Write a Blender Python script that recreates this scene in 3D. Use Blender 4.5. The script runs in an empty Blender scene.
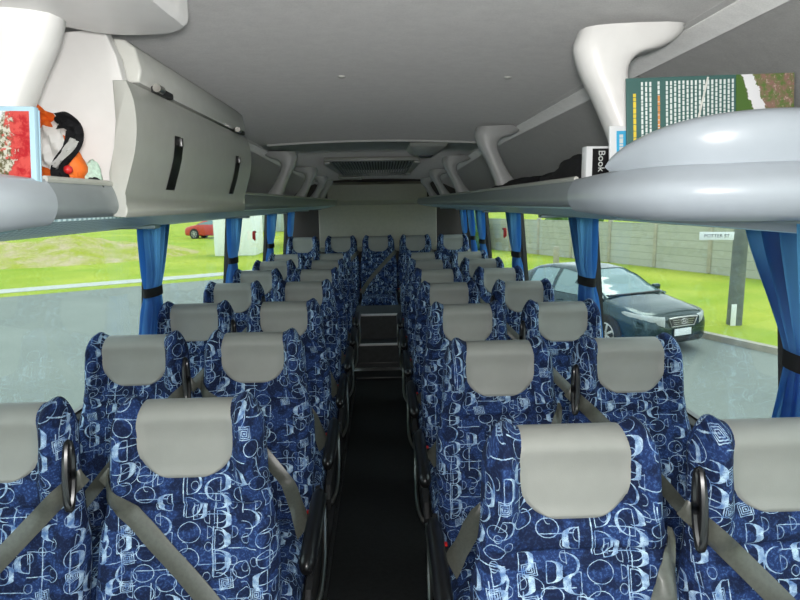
import bpy, bmesh, math, random
from mathutils import Vector, Matrix
C = bpy.context.scene.collection
PI = math.pi
random.seed(7)
CX = -0.045            # centre line of the coach
GZ = -1.23             # ground outside, the coach floor is z = 0

# ------------------------------------------------------------------ materials
class NT:
    """small expression helper for shader maths"""
    def __init__(s, name):
        s.m = bpy.data.materials.new(name); s.m.use_nodes = True
        s.t = s.m.node_tree; s.t.nodes.clear()
        s.out = s.n('ShaderNodeOutputMaterial')
    def n(s, typ, **kw):
        x = s.t.nodes.new(typ)
        for k, v in kw.items(): setattr(x, k, v)
        return x
    def link(s, a, b): s.t.links.new(a, b)
    def put(s, sock, v):
        if isinstance(v, (int, float, tuple, list)): sock.default_value = v
        else: s.link(v, sock)
    def mt(s, op, a, b=0.0, c=0.0):
        x = s.n('ShaderNodeMath', operation=op)
        s.put(x.inputs[0], a); s.put(x.inputs[1], b); s.put(x.inputs[2], c)
        return x.outputs[0]
    def vm(s, op, a, b=(0, 0, 0)):
        x = s.n('ShaderNodeVectorMath', operation=op)
        s.put(x.inputs[0], a); s.put(x.inputs[1], b)
        return x.outputs['Value'] if op in ('LENGTH', 'DOT_PRODUCT') else x.outputs[0]
    def xyz(s, x, y, z=0.0):
        q = s.n('ShaderNodeCombineXYZ')
        for i, v in enumerate((x, y, z)): s.put(q.inputs[i], v)
        return q.outputs[0]
    def sep(s, v):
        q = s.n('ShaderNodeSeparateXYZ'); s.put(q.inputs[0], v); return q.outputs
    def mix(s, f, a, b):
        q = s.n('ShaderNodeMix', data_type='RGBA')
        s.put(q.inputs[0], f)
        s.put(q.inputs[6], a if not isinstance(a, tuple) else tuple(a) + (1,) * (4 - len(a)))
        s.put(q.inputs[7], b if not isinstance(b, tuple) else tuple(b) + (1,) * (4 - len(b)))
        return q.outputs[2]
    def noise(s, v, scale, detail=3.0, rough=0.5, out=0):
        q = s.n('ShaderNodeTexNoise'); s.put(q.inputs['Vector'], v)
        q.inputs['Scale'].default_value = scale; q.inputs['Detail'].default_value = detail
        q.inputs['Roughness'].default_value = rough
        return q.outputs[out]
    def ramp(s, v, lo, hi):
        q = s.n('ShaderNodeMapRange'); s.put(q.inputs[0], v); q.inputs[1].default_value = lo; q.inputs[2].default_value = hi
        return q.outputs[0]
    def obj(s): return s.n('ShaderNodeTexCoord').outputs['Object']
    def pos(s): return s.n('ShaderNodeNewGeometry').outputs['Position']
    def bsdf(s, col, rough=0.5, metal=0.0, spec=0.5, bump=None, bstr=0.2, bdist=0.01, **kw):
        b = s.n('ShaderNodeBsdfPrincipled')
        s.put(b.inputs['Base Color'], col if not isinstance(col, tuple) else tuple(col) + (1,) * (4 - len(col)))
        s.put(b.inputs['Roughness'], rough); b.inputs['Metallic'].default_value = metal
        b.inputs['Specular IOR Level'].default_value = spec
        for k, v in kw.items(): s.put(b.inputs[k], v)
        if bump is not None:
            q = s.n('ShaderNodeBump'); q.inputs['Strength'].default_value = bstr; q.inputs['Distance'].default_value = bdist
            s.link(bump, q.inputs['Height']); s.link(q.outputs[0], b.inputs['Normal'])
        s.link(b.outputs[0], s.out.inputs[0]); return s.m

def plain(name, col, rough=0.5, metal=0.0, spec=0.5, var=0.06, nscale=30, bstr=0.0, **kw):
    t = NT(name); o = t.obj()
    nz = t.noise(o, nscale, 4)
    lo = tuple(c * (1 - var) for c in col[:3]); hi = tuple(min(1, c * (1 + var)) for c in col[:3])
    return t.bsdf(t.mix(t.ramp(nz, .3, .7), lo, hi), rough, metal, spec, bump=nz if bstr else None, bstr=bstr, bdist=.002, **kw)

def fabric():
    t = NT('blue_seat_fabric')
    rnd = t.n('ShaderNodeObjectInfo').outputs['Random']
    sx, sy, sz = t.sep(t.n('ShaderNodeTexCoord').outputs['UV'])
    u = t.mt('ADD', sx, t.mt('MULTIPLY', rnd, 3.7))
    v = t.mt('ADD', sy, t.mt('MULTIPLY', rnd, 2.3))
    P = t.xyz(u, v)
    w = t.noise(P, 14, 1, out=1)
    P = t.vm('ADD', P, t.vm('MULTIPLY', t.vm('SUBTRACT', w, (.5, .5, .5)), (.007, .007, 0)))
    w2 = t.noise(P, 230, 1, out=1)
    Pj = t.vm('ADD', P, t.vm('MULTIPLY', t.vm('SUBTRACT', w2, (.5, .5, .5)), (.0022, .0022, 0)))
    def mx(a, b): return t.mt('MAXIMUM', a, b)
    def cell(cw, ch, ox, oy, stag=0.0):
        q = t.vm('DIVIDE', t.vm('ADD', Pj, (ox, oy, 0)), (cw, ch, 1))
        if stag:
            a, b, _ = t.sep(q)
            b = t.mt('ADD', b, t.mt('MULTIPLY', t.mt('FLOOR', a), stag)); q = t.xyz(a, b)
        fl = t.vm('FLOOR', q); fr = t.vm('SUBTRACT', t.vm('SUBTRACT', q, fl), (.5, .5, 0))
        wn = t.n('ShaderNodeTexWhiteNoise', noise_dimensions='2D'); t.link(fl, wn.inputs['Vector'])
        r = t.sep(wn.outputs['Color'])
        a, b, _ = t.sep(fr)
        return a, b, r
    def ring(cw, ch, ox, oy, stag, keep, r0, thin, thick):
        a, b, r = cell(cw, ch, ox, oy, stag)
        ca = t.mt('ADD', a, t.mt('MULTIPLY', t.mt('SUBTRACT', r[0], .5), .16))
        L = t.mt('SQRT', t.mt('ADD', t.mt('MULTIPLY', ca, ca), t.mt('MULTIPLY', b, b)))
        rr = t.mt('ADD', t.mt('MULTIPLY', r[1], .10), r0)
        d = t.mt('ABSOLUTE', t.mt('SUBTRACT', L, rr))
        dirx = t.mt('DIVIDE', ca, t.mt('MAXIMUM', L, .05))
        sg = t.mt('SIGN', t.mt('SUBTRACT', r[0], .28))
        cr = t.mt('POWER', t.mt('MAXIMUM', t.mt('MULTIPLY', dirx, sg), 0.0), 3.0)
        onb = t.mt('GREATER_THAN', r[1], .40)
        half = t.mt('MULTIPLY', t.mt('LESS_THAN', t.mt('MULTIPLY', dirx, sg), -.15), t.mt('GREATER_THAN', r[1], .35))
        stem = t.mt('MULTIPLY', t.mt('LESS_THAN', t.mt('ABSOLUTE', t.mt('ADD', ca, t.mt('MULTIPLY', sg, .06))), thin), t.mt('LESS_THAN', t.mt('ABSOLUTE', b), .46))
        stem = t.mt('MULTIPLY', stem, t.mt('GREATER_THAN', r[1], .55))
        wd = t.mt('ADD', thin, t.mt('MULTIPLY', t.mt('MULTIPLY', cr, onb), thick))
        m = t.mt('MAXIMUM', t.mt('MULTIPLY', t.mt('LESS_THAN', d, wd), t.mt('SUBTRACT', 1.0, half)), stem)
        return t.mt('MULTIPLY', m, t.mt('LESS_THAN', r[2], keep)), cr
    r1, c1 = ring(.060, .048, 0, 0, .5, .66, .38, .018, .14)
    r2, c2 = ring(.072, .062, .021, .013, .27, .36, .36, .012, .03)
    r3, c3 = ring(.030, .034, .011, .027, .51, .30, .30, .028, .0)
    # straight strokes
    a, b, r = cell(.074, .058, .03, .02, .41)
    ln = t.mt('MULTIPLY', t.mt('LESS_THAN', t.mt('ABSOLUTE', b), .018), t.mt('LESS_THAN', r[0], .42))
    ln2 = t.mt('MULTIPLY', t.mt('LESS_THAN', t.mt('ABSOLUTE', a), .018), t.mt('LESS_THAN', r[1], .30))
    # concentric squares
    a, b, r = cell(.080, .066, .05, .04, .33)
    mm = t.mt('MAXIMUM', t.mt('ABSOLUTE', t.mt('ADD', a, t.mt('MULTIPLY', b, .12))), t.mt('ABSOLUTE', t.mt('SUBTRACT', b, t.mt('MULTIPLY', a, .15))))
    sq = t.mt('MULTIPLY', t.mt('GREATER_THAN', t.mt('SINE', t.mt('MULTIPLY', mm, 105.0)), .15), t.mt('LESS_THAN', mm, .24))
    sq = t.mt('MULTIPLY', sq, t.mt('LESS_THAN', r[0], .33))
    wmask = mx(mx(mx(r1, r2), mx(ln, ln2)), mx(sq, t.mt('MULTIPLY', r3, .7)))
    worn = t.ramp(t.noise(P, 420, 2), .30, .52)
    wmask = t.mt('MULTIPLY', wmask, t.mt('ADD', t.mt('MULTIPLY', worn, .55), .45))
    patch = t.ramp(t.noise(P, 22, 1), .46, .56)
    scr = t.ramp(t.noise(P, 150, 3, .65), .50, .62)
    scr = t.mt('MULTIPLY', scr, t.mt('ADD', t.mt('MULTIPLY', patch, .65), .22))
    col = t.mix(patch, (.004, .010, .040), (.010, .027, .105))
    col = t.mix(scr, col, (.045, .10, .26))
    tone = t.ramp(t.noise(P, 60, 1), .3, .7)
    col = t.mix(t.mt('MULTIPLY', wmask, .9), col, t.mix(tone, (.10, .20, .42), (.54, .72, .87)))
    return t.bsdf(col, .85, spec=.25, bump=t.noise(P, 900, 1), bstr=.25, bdist=.001)

def vinyl():
    t = NT('grey_vinyl'); o = t.obj()
    v = t.n('ShaderNodeTexVoronoi'); t.link(o, v.inputs['Vector']); v.inputs['Scale'].default_value = 480
    nz = t.noise(o, 18, 3)
    return t.bsdf(t.mix(nz, (.255, .26, .238), (.30, .305, .282)), .48, spec=.4, bump=v.outputs[0], bstr=.12, bdist=.001)

def speckle(name, a, b, scale=260, rough=.9):
    t = NT(name); o = t.pos()
    n1 = t.noise(o, scale, 2, .7); n2 = t.noise(o, 26, 4, .7)
    f = t.mt('ADD', t.mt('MULTIPLY', t.ramp(n1, .35, .65), .55), t.mt('MULTIPLY', t.ramp(n2, .35, .65), .45))
    return t.bsdf(t.mix(f, a, b), rough, spec=.2, bump=n1, bstr=.1, bdist=.001, **{'Sheen Weight': 1.0, 'Sheen Roughness': .45})

def curtain_mat():
    t = NT('blue_curtain_cloth'); o = t.pos()
    sx, sy, sz = t.sep(o)
    nz = t.noise(t.xyz(t.mt('MULTIPLY', sx, 90), t.mt('MULTIPLY', sy, 90), t.mt('MULTIPLY', sz, 6)), 1, 3)
    col = t.mix(t.ramp(nz, .3, .7), (.006, .026, .115), (.012, .05, .19))
    d = t.n('ShaderNodeBsdfPrincipled'); t.link(col, d.inputs['Base Color']); d.inputs['Roughness'].default_value = .7
    tr = t.n('ShaderNodeBsdfTranslucent'); t.put(tr.inputs[0], (.20, .54, .95, 1))
    m = t.n('ShaderNodeMixShader'); m.inputs[0].default_value = .62
    t.link(d.outputs[0], m.inputs[1]); t.link(tr.outputs[0], m.inputs[2]); t.link(m.outputs[0], t.out.inputs[0])
    return t.m

def glass_mat(name='window_glass', tint=(.90, .96, .93), rf=.10):
    t = NT(name)
    a = t.n('ShaderNodeBsdfTransparent'); t.put(a.inputs[0], tint + (1,))
    g = t.n('ShaderNodeBsdfGlossy'); g.inputs['Roughness'].default_value = .03
    lw = t.n('ShaderNodeFresnel'); lw.inputs[0].default_value = 1.45
    m = t.n('ShaderNodeMixShader'); t.link(t.mt('ADD', t.mt('MULTIPLY', lw.outputs[0], .22), rf * .2), m.inputs[0])
    t.link(a.outputs[0], m.inputs[1]); t.link(g.outputs[0], m.inputs[2]); t.link(m.outputs[0], t.out.inputs[0])
    return t.m

def grille_mat(name, base, hole, su, sv, axis='xy'):
    t = NT(name); sx, sy, sz = t.sep(t.pos())
    q = sz if axis == 'yz' else sx
    a = t.mt('SUBTRACT', t.mt('FRACT', t.mt('MULTIPLY', sy, su)), .5)
    b = t.mt('SUBTRACT', t.mt('FRACT', t.mt('MULTIPLY', q, sv)), .5)
    m = t.mt('LESS_THAN', t.mt('MAXIMUM', t.mt('ABSOLUTE', a), t.mt('ABSOLUTE', b)), .27)
    return t.bsdf(t.mix(m, base, hole), .35, spec=.5)

def grass_mat():
    t = NT('lawn_grass'); o = t.pos()
    n1 = t.noise(o, .35, 4); n2 = t.noise(o, 9, 5, .7)
    col = t.mix(t.ramp(n1, .35, .65), (.27, .36, .035), (.42, .45, .065))
    col = t.mix(t.mt('MULTIPLY', t.ramp(n2, .45, .7), .45), col, (.17, .30, .03))
    return t.bsdf(col, .95, spec=.1, bump=n2, bstr=.6, bdist=.05)
def asphalt_mat():
    t = NT('asphalt'); o = t.pos()
    n1 = t.noise(o, .5, 4); n2 = t.noise(o, 40, 3, .7)
    col = t.mix(t.ramp(n1, .3, .7), (.18, .20, .182), (.22, .24, .218))
    col = t.mix(t.mt('MULTIPLY', t.ramp(n2, .4, .7), .25), col, (.30, .32, .29))
    return t.bsdf(col, .9, spec=.2, bump=n2, bstr=.4, bdist=.01)
def dirt_mat():
    t = NT('mound_dirt'); o = t.pos()
    n1 = t.noise(o, .7, 5, .7); n2 = t.noise(o, 3, 5, .7)
    col = t.mix(t.ramp(n1, .40, .62), (.38, .40, .06), (.55, .44, .27))
    col = t.mix(t.ramp(n2, .62, .72), col, (.7, .64, .55))
    return t.bsdf(col, .95, spec=.1, bump=n2, bstr=.8, bdist=.2)
def block_mat():
    t = NT('fence_concrete'); o = t.obj()
    b = t.n('ShaderNodeTexBrick'); sx, sy, sz = t.sep(o); t.link(t.xyz(sx, sz), b.inputs['Vector'])
    b.inputs['Scale'].default_value = 1.0; b.inputs['Brick Width'].default_value = 2.6; b.inputs['Row Height'].default_value = .3
    b.inputs['Mortar Size'].default_value = .012; b.offset = 0
    b.inputs['Color1'].default_value = (.42, .42, .36, 1); b.inputs['Color2'].default_value = (.48, .47, .42, 1); b.inputs['Mortar'].default_value = (.29, .29, .25, 1)
    nz = t.noise(o, 3, 5, .7)
    return t.bsdf(t.mix(t.mt('MULTIPLY', t.ramp(nz, .35, .7), .4), b.outputs[0], (.33, .335, .28)), .9, spec=.15)

M = {}
M['fabric'] = fabric(); M['vinyl'] = vinyl()
M['black'] = plain('black_plastic', (.012, .012, .013), .28, var=.1)
M['blackmatt'] = plain('matt_black_plastic', (.02, .02, .021), .7, var=.1)
M['chrome'] = plain('brushed_metal', (.5, .48, .45), .28, 1.0)
M['steel'] = plain('dark_grey_metal', (.12, .12, .12), .4, .8)
M['belt'] = plain('grey_belt_webbing', (.085, .088, .074), .36, spec=.6, var=.12, nscale=120)
M['red'] = plain('red_plastic', (.55, .02, .02), .4)
M['ceil'] = speckle('grey_ceiling_lining', (.56, .56, .55), (.74, .74, .72))
M['cove'] = speckle('dark_grey_cove_lining', (.46, .46, .45), (.60, .60, .585))
M['rack'] = plain('grey_blue_rack_plastic', (.25, .28, .295), .38, spec=.5, var=.03)
M['pod'] = plain('pale_blue_grey_plastic', (.37, .41, .45), .30, spec=.5, var=.02)
M['white'] = plain('white_plastic', (.76, .75, .73), .32, spec=.5, var=.02)
M['offw'] = plain('cream_plastic', (.60, .60, .56), .4, spec=.5, var=.03)
M['door'] = plain('silver_grey_locker_plastic', (.46, .465, .43), .35, spec=.5, var=.03)
M['brkt'] = plain('light_grey_bracket_plastic', (.50, .50, .50), .38, var=.03)
M['vent'] = grille_mat('teal_perforated_strip', (.30, .46, .52), (.68, .85, .90), 55, 60)
M['teal'] = plain('teal_grey_plastic', (.17, .24, .26), .35)
M['curt'] = curtain_mat(); M['glass'] = glass_mat()
M['floor'] = plain('black_rubber_floor', (.016, .017, .017), .55, var=.25, nscale=60, bstr=.3)
M['sidefl'] = plain('charcoal_floor_vinyl', (.03, .03, .032), .7, var=.2)
M['wallcarpet'] = speckle('dark_grey_wall_carpet', (.05, .05, .052), (.09, .09, .09))
M['rear'] = plain('beige_grey_panel', (.45, .44, .36), .6, var=.04)
M['reardk'] = plain('dark_brown_grey_panel', (.055, .05, .045), .6, var=.05)
M['riser'] = plain('dark_grey_riser_vinyl', (.055, .06, .06), .6, var=.15)
M['grass'] = grass_mat(); M['asphalt'] = asphalt_mat(); M['dirt'] = dirt_mat(); M['block'] = block_mat()
M['kerb'] = plain('concrete_kerb', (.40, .36, .29), .9, var=.15, nscale=4)
M['path'] = plain('pale_concrete_path', (.46, .46, .42), .9, var=.06, nscale=2)
M['pole'] = plain('grey_timber_pole', (.155, .17, .15), .85, var=.2, nscale=5)
M['paint'] = plain('dark_green_car_paint', (.022, .045, .05), .16, .5, spec=.6, var=.05)
M['redpaint'] = plain('red_car_paint', (.55, .05, .03), .3, var=.05)
M['carglass'] = plain('tinted_car_glass', (.16, .25, .25), .08, spec=.8, var=.05)
M['tyre'] = plain('tyre_rubber', (.02, .02, .02), .8)
M['alloy'] = plain('alloy_wheel_metal', (.55, .55, .55), .35, .6)
M['lamp'] = plain('clear_headlamp_plastic', (.72, .74, .72), .12, spec=.8)
M['plate'] = plain('white_plate', (.85, .85, .85), .5, var=.01)
M['bldw'] = plain('white_painted_cladding', (.88, .88, .87), .8, var=.02, nscale=2)
M['bldb'] = plain('brown_brick_cladding', (.16, .08, .06), .9, var=.2, nscale=6)
M['bldg'] = plain('pale_grey_cladding', (.42, .46, .42), .9, var=.05, nscale=2)
M['leaf'] = plain('bush_leaves', (.07, .15, .02), .8, var=.5, nscale=9)
M['cloth'] = plain('black_cloth', (.010, .010, .013), .85, var=.3)
M['orange'] = plain('orange_hi_vis_cloth', (.80, .16, .015), .7, var=.08)
M['wht'] = plain('white_reflective_band', (.82, .82, .80), .5, var=.02)
M['paper'] = plain('white_paper', (.75, .77, .78), .6, var=.02)
M['bluepaper'] = plain('sky_blue_print', (.06, .42, .70), .5, var=.02)
M['navy'] = plain('blue_cloth', (.02, .07, .30), .8)
M['palegreen'] = plain('pale_green_mesh_cloth', (.45, .60, .50), .7, var=.2, nscale=200)
M['green'] = plain('dark_green_print', (.045, .115, .105), .45, var=.05)
M['yellow'] = plain('yellow_print', (.65, .50, .05), .5)
M['textw'] = plain('white_print', (.66, .70, .68), .5, var=.02)
M['texto'] = plain('orange_print', (.60, .25, .08), .5)
M['clear'] = plain('clear_plastic_sleeve', (.35, .52, .62), .15, spec=.7, var=.05)

# ------------------------------------------------------------------ mesh helpers
def new(name, bm, mat, parent=None, smooth=True, angle=40):
    me = bpy.data.meshes.new(name)
    bmesh.ops.recalc_face_normals(bm, faces=bm.faces)
    if smooth:
        for f in bm.faces: f.smooth = True
        for e in bm.edges:
            if len(e.link_faces) == 2 and e.calc_face_angle(0) > math.radians(angle): e.smooth = False
    bm.to_mesh(me); bm.free()
    for m in (mat if isinstance(mat, (list, tuple)) else [mat]): me.materials.append(m)
    o = bpy.data.objects.new(name, me); C.objects.link(o)
    if parent: o.parent = parent
    return o
def tag(o, label, cat, group=None, kind=None):
    o['label'] = label; o['category'] = cat
    if group: o['group'] = group
    if kind: o['kind'] = kind
    return o
def empty(name, loc, label, cat, group=None, rz=0):
    o = bpy.data.objects.new(name, None); C.objects.link(o); o.location = loc; o.rotation_euler.z = rz
    o.empty_display_size = .1
    return tag(o, label, cat, group)
def struct(name, bm, mat, parent=None, **kw):
    o = new(name, bm, mat, parent, **kw); o['kind'] = 'structure'; return o
def box(bm, c, s, bev=0.0, seg=2, mi=0, rot=None):
    r = bmesh.ops.create_cube(bm, size=1.0)
    vs = r['verts']
    for v in vs: v.co = Vector((v.co.x * s[0], v.co.y * s[1], v.co.z * s[2]))
    fs = set(f for v in vs for f in v.link_faces)
    if bev:
        es = set(e for v in vs for e in v.link_edges)
        g = bmesh.ops.bevel(bm, geom=list(es), offset=bev, segments=seg, affect='EDGES', profile=.5)
        fs = set(g['faces']) | set(f for f in fs if f.is_valid)
        vs = list(set(v for f in fs for v in f.verts))
    for v in vs:
        if rot: v.co = rot @ v.co
        v.co += Vector(c)
    for f in fs: f.material_index = mi
    return vs
def grid(bm, rows, closed=False, mi=0, uv=False):
    """rows: list of lists of points"""
    if uv:
        lay = bm.loops.layers.uv.verify(); m = len(rows[0]) // 2; vv = [0]
        for p, q in zip(rows, rows[1:]): vv.append(vv[-1] + (Vector(q[m]) - Vector(p[m])).length)
        U = []
        for r in rows:
            u = [0]
            for p, q in zip(r, r[1:]): u.append(u[-1] + (Vector(q) - Vector(p)).length)
            U.append([a - u[m] for a in u])
    V = [[bm.verts.new(p) for p in r] for r in rows]
    n = len(rows[0])
    for i in range(len(V) - 1):
        for j in range(n if closed else n - 1):
            k = (j + 1) % n
            try:
                f = bm.faces.new((V[i][j], V[i][k], V[i + 1][k], V[i + 1][j])); f.material_index = mi
                if uv:
                    for lp_, (a, b) in zip(f.loops, ((i, j), (i, k), (i + 1, k), (i + 1, j))): lp_[lay].uv = (U[a][b], vv[a])
            except ValueError: pass
    return V
def cap(bm, ring):
    try: bm.faces.new(ring)
    except ValueError: pass
def tube(bm, pts, r, n=8, flat=1.0):
    pts = [Vector(p) for p in pts]; rows = []
    for i, p in enumerate(pts):
        d = (pts[min(i + 1, len(pts) - 1)] - pts[max(i - 1, 0)]).normalized()
        a = d.cross(Vector((0, 0, 1)))
        if a.length < .01: a = d.cross(Vector((0, 1, 0)))
        a.normalize(); b = d.cross(a)
        rr = r[i] if isinstance(r, (list, tuple)) else r
        rows.append([p + a * rr * math.cos(2 * PI * k / n) + b * rr * flat * math.sin(2 * PI * k / n) for k in range(n)])
    V = grid(bm, rows, closed=True); cap(bm, V[0]); cap(bm, V[-1])
def prism(bm, poly, y0, y1, axis='y', bev=0.0):
    """extrude a 2-D outline (a,b) along an axis"""
    def P(a, b, c): return (a, c, b) if axis == 'y' else ((c, a, b) if axis == 'x' else (a, b, c))
    A = [bm.verts.new(P(a, b, y0)) for a, b in poly]; B = [bm.verts.new(P(a, b, y1)) for a, b in poly]
    fs = [bm.faces.new(A), bm.faces.new(list(reversed(B)))]
    n = len(poly)
    for i in range(n): fs.append(bm.faces.new((A[i], A[(i + 1) % n], B[(i + 1) % n], B[i])))
    if bev:
        es = set(e for f in fs[:2] for e in f.edges)
        bmesh.ops.bevel(bm, geom=list(es), offset=bev, segments=3, affect='EDGES', profile=.5)
def cyl(bm, a, b, r, n=24):
    tube(bm, [a, b], r, n)
def catmull(pts, per=8):
    P = [Vector(p) for p in pts]; out = []
    for i in range(len(P) - 1):
        p0, p1, p2, p3 = P[max(i - 1, 0)], P[i], P[i + 1], P[min(i + 2, len(P) - 1)]
        for k in range(per):
            t = k / per
            out.append(.5 * ((2 * p1) + (p2 - p0) * t + (2 * p0 - 5 * p1 + 4 * p2 - p3) * t * t + (3 * p1 - p0 - 3 * p2 + p3) * t ** 3))
    out.append(P[-1]); return out
def interp(x, tab):
    if x <= tab[0][0]: return tab[0][1]
    for (a, p), (b, q) in zip(tab, tab[1:]):
        if x <= b:
            t = (x - a) / (b - a); return p + (q - p) * (t * t * (3 - 2 * t) * .5 + t * .5)
    return tab[-1][1]
def sst(a, b, x):
    t = max(0, min(1, (x - a) / (b - a))); return t * t * (3 - 2 * t)

# ------------------------------------------------------------------ the seat
ZT = 1.135; CR = .062
HW = [(.38, .212), (.55, .220), (.70, .226), (.80, .223), (.88, .207), (.96, .196), (1.05, .192), (1.14, .184)]
def ear(x, z): return math.exp(-((abs(x) - .155) / .030) ** 2) * sst(.84, 1.02, z)
def ztop(x): return ZT + .022 * math.exp(-((abs(x) - .148) / .024) ** 2)
def hwr(z):
    h = interp(z, HW)
    d = z - (ZT - CR)
    if d > 0: h = h - CR + math.sqrt(max(0, CR * CR - d * d))
    return h
def edge(x, z, R=.040):
    dx = interp(z, HW) - abs(x); dz = ZT - z
    if dx < CR and dz < CR: d = CR - math.hypot(CR - dx, CR - dz)
    else: d = min(dx, dz)
    q = 1 - max(0, min(1, d / R)); return math.sqrt(max(0, 1 - q * q))
def lean(z): return -(ZT - z) * .185 - .02 * math.exp(-((z - .62) / .12) ** 2)
def front(x, z):
    e = edge(x, z)
    rec = .018 * sst(.135, .105, abs(x)) * sst(.92, .99, z) * sst(1.135, 1.05, z)
    bol = .016 * math.exp(-((abs(x) - .185) / .03) ** 2) * sst(.88, .80, z)
    pan = .010 * math.cos(x / .2 * 1.2) * sst(.87, .8, z)
    seam = .010 * math.exp(-((z - .893) / .007) ** 2) + .006 * math.exp(-((abs(x) - .150) / .004) ** 2) * sst(.86, .84, z)
    return lean(z) - e * (.046 + .040 * ear(x, z) + bol + pan - rec - seam)
def back(x, z): return lean(z) + edge(x, z) * .040
def zfix(x, z): return z + (ztop(x) - ZT) * sst(1.0, ZT, z)
def zsamples():
    s = [.38 + i * .0228 for i in range(21)] + [.862, .876, .884, .888, .893, .898, .902, .91, .925]
    s += [.94 + .0165 * i for i in range(8)] + [ZT - CR + CR * math.sin(PI / 2 * k / 14) for k in range(1, 15)]
    return sorted(set(round(a, 5) for a in s))
def backrest_bm():
    bm = bmesh.new(); zs = zsamples(); n = 44
    ss = [math.sin(PI / 2 * (2 * k / n - 1)) * .35 + (2 * k / n - 1) * .65 for k in range(n + 1)]
    F = []; B = []
    for z in zs:
        h = hwr(z); F.append([(s * h, front(s * h, z), zfix(s * h, z)) for s in ss]); B.append([(s * h, back(s * h, z), zfix(s * h, z)) for s in ss])
    grid(bm, F, uv=True); grid(bm, B, uv=True)
    bmesh.ops.remove_doubles(bm, verts=bm.verts, dist=.0004)
    bmesh.ops.holes_fill(bm, edges=[e for e in bm.edges if e.is_boundary], sides=200)
    return bm
def pad_bm():
    bm = bmesh.new(); zb = .955; R = .068; A = .117
    seq = []
    R = .095
    for k in range(21): seq.append((zb + R * (1 - math.cos(PI / 2 * k / 20)), 'f'))
    z = zb + R
    while z < ZT - .045: z += .014; seq.append((min(z, ZT - .045), 'f'))
    for k in range(1, 9): seq.append((ZT - .045 + .045 * math.sin(PI / 2 * k / 8), 'f'))
    for k in range(7, -1, -1): seq.append((ZT - .045 + .045 * math.sin(PI / 2 * k / 8), 'b'))
    for k in range(5): seq.append((ZT - .055 - .012 * k, 'b'))
    n = 24; O = []
    for z, sd in seq:
        a = A + .004 * math.sin((z - zb) / .19 * PI)
        if sd == 'f' and z < zb + R: a = a * max(.05, (1 - min(1, (zb + R - z) / R) ** 2.7)) ** (1 / 2.7)
        row = []
        for k in range(n + 1):
            p = math.sin(PI / 2 * (2 * k / n - 1)); x = p * a
            inner = min((1 - abs(p)) * a, (z - zb) if sd == 'f' else .1)
            off = -.0015 + .0085 * sst(0, .012, inner)
            y = (front(x, z) - off * edge(x, z)) if sd == 'f' else (back(x, z) + off * edge(x, z))
            zz = z + (off * .4) * sst(ZT - .03, ZT, z) 
            row.append((x, y, zz))
        O.append(row)
    grid(bm, O); bmesh.ops.remove_doubles(bm, verts=bm.verts, dist=.0003)
    return bm
def shell_bm():
    bm = bmesh.new(); rows = []
    for i in range(25):
        z = .42 + i * .026; h = interp(z, HW) - .016
        rows.append([(x, back(x, min(z, 1.06)) + (.010 if abs(x) < h * .9 else -.01), z) for x in [h * (2 * k / 14 - 1) for k in range(15)]])
    grid(bm, rows); return bm
def cushion_bm(w=.425, d=.46, z0=.34, z1=.47, y1=-.13):
    bm = bmesh.new(); n = 16; m = 18
    def top(s, t):
        ex = (1 - abs(s) ** 5) ** .5; ey = (1 - abs(t) ** 7) ** .5
        return z0 + .03 + (z1 - z0 - .03) * ex * ey + .012 * abs(s) ** 3 * ex * ey
    T = [[(s * w / 2, y1 - d / 2 + t * d / 2, top(s, t)) for s in [math.sin(PI / 2 * (2 * k / n - 1)) for k in range(n + 1)]]
         for t in [math.sin(PI / 2 * (2 * k / m - 1)) for k in range(m + 1)]]
    B = [[(x, y, z0 if 0 < i < m and 0 < j < n else z) for j, (x, y, z) in enumerate(r)] for i, r in enumerate(T)]
    grid(bm, T, uv=True); grid(bm, B, uv=True); bmesh.ops.remove_doubles(bm, verts=bm.verts, dist=.0004)
    return bm
def belt_bm(pts, w=.047, off=.010, taper=0):
    """pts (x,z) down the front face, ribbon laid just off the cloth"""
    P = catmull([(p[0], 0, p[1]) for p in pts], 7); bm = bmesh.new(); rows = []
    for i, p in enumerate(P):
        d = (P[min(i + 1, len(P) - 1)] - P[max(i - 1, 0)]).normalized(); nrm = Vector((-d.z, 0, d.x))
        row = []
        for k in (-1, -.5, 0, .5, 1):
            q = p + nrm * w / 2 * k * (1 - taper * math.exp(-i / 4))
            xx = max(-.2, min(.2, q.x)); y = front(xx, max(q.z, .56)) - off - .004 * (1 - k * k)
            y -= max(0, .60 - q.z) * 1.5
            row.append((q.x, y, q.z))
        rows.append(row)
    grid(bm, rows)
    g = bmesh.ops.extrude_face_region(bm, geom=bm.faces[:])
    for v in [v for v in g['geom'] if isinstance(v, bmesh.types.BMVert)]: v.co.y += .0018
    return bm
def loop_bm(sx):
    """tall closed black loop at the shoulder"""
    bm = bmesh.new(); pts = []
    z0, z1 = .905, 1.055
    for k in range(33):
        a = 2 * PI * k / 32; c = math.cos(a); s = math.sin(a)
        z = (z0 + z1) / 2 + (z1 - z0) / 2 * s
        pts.append((sx * (.207 - (z - .9) * .10 + .005 * c), lean(z) - .058 + .008 * c + .012 * s, z))
    tube(bm, pts, .0085, 8); bmesh.ops.remove_doubles(bm, verts=bm.verts, dist=.0005)
    return bm
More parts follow.
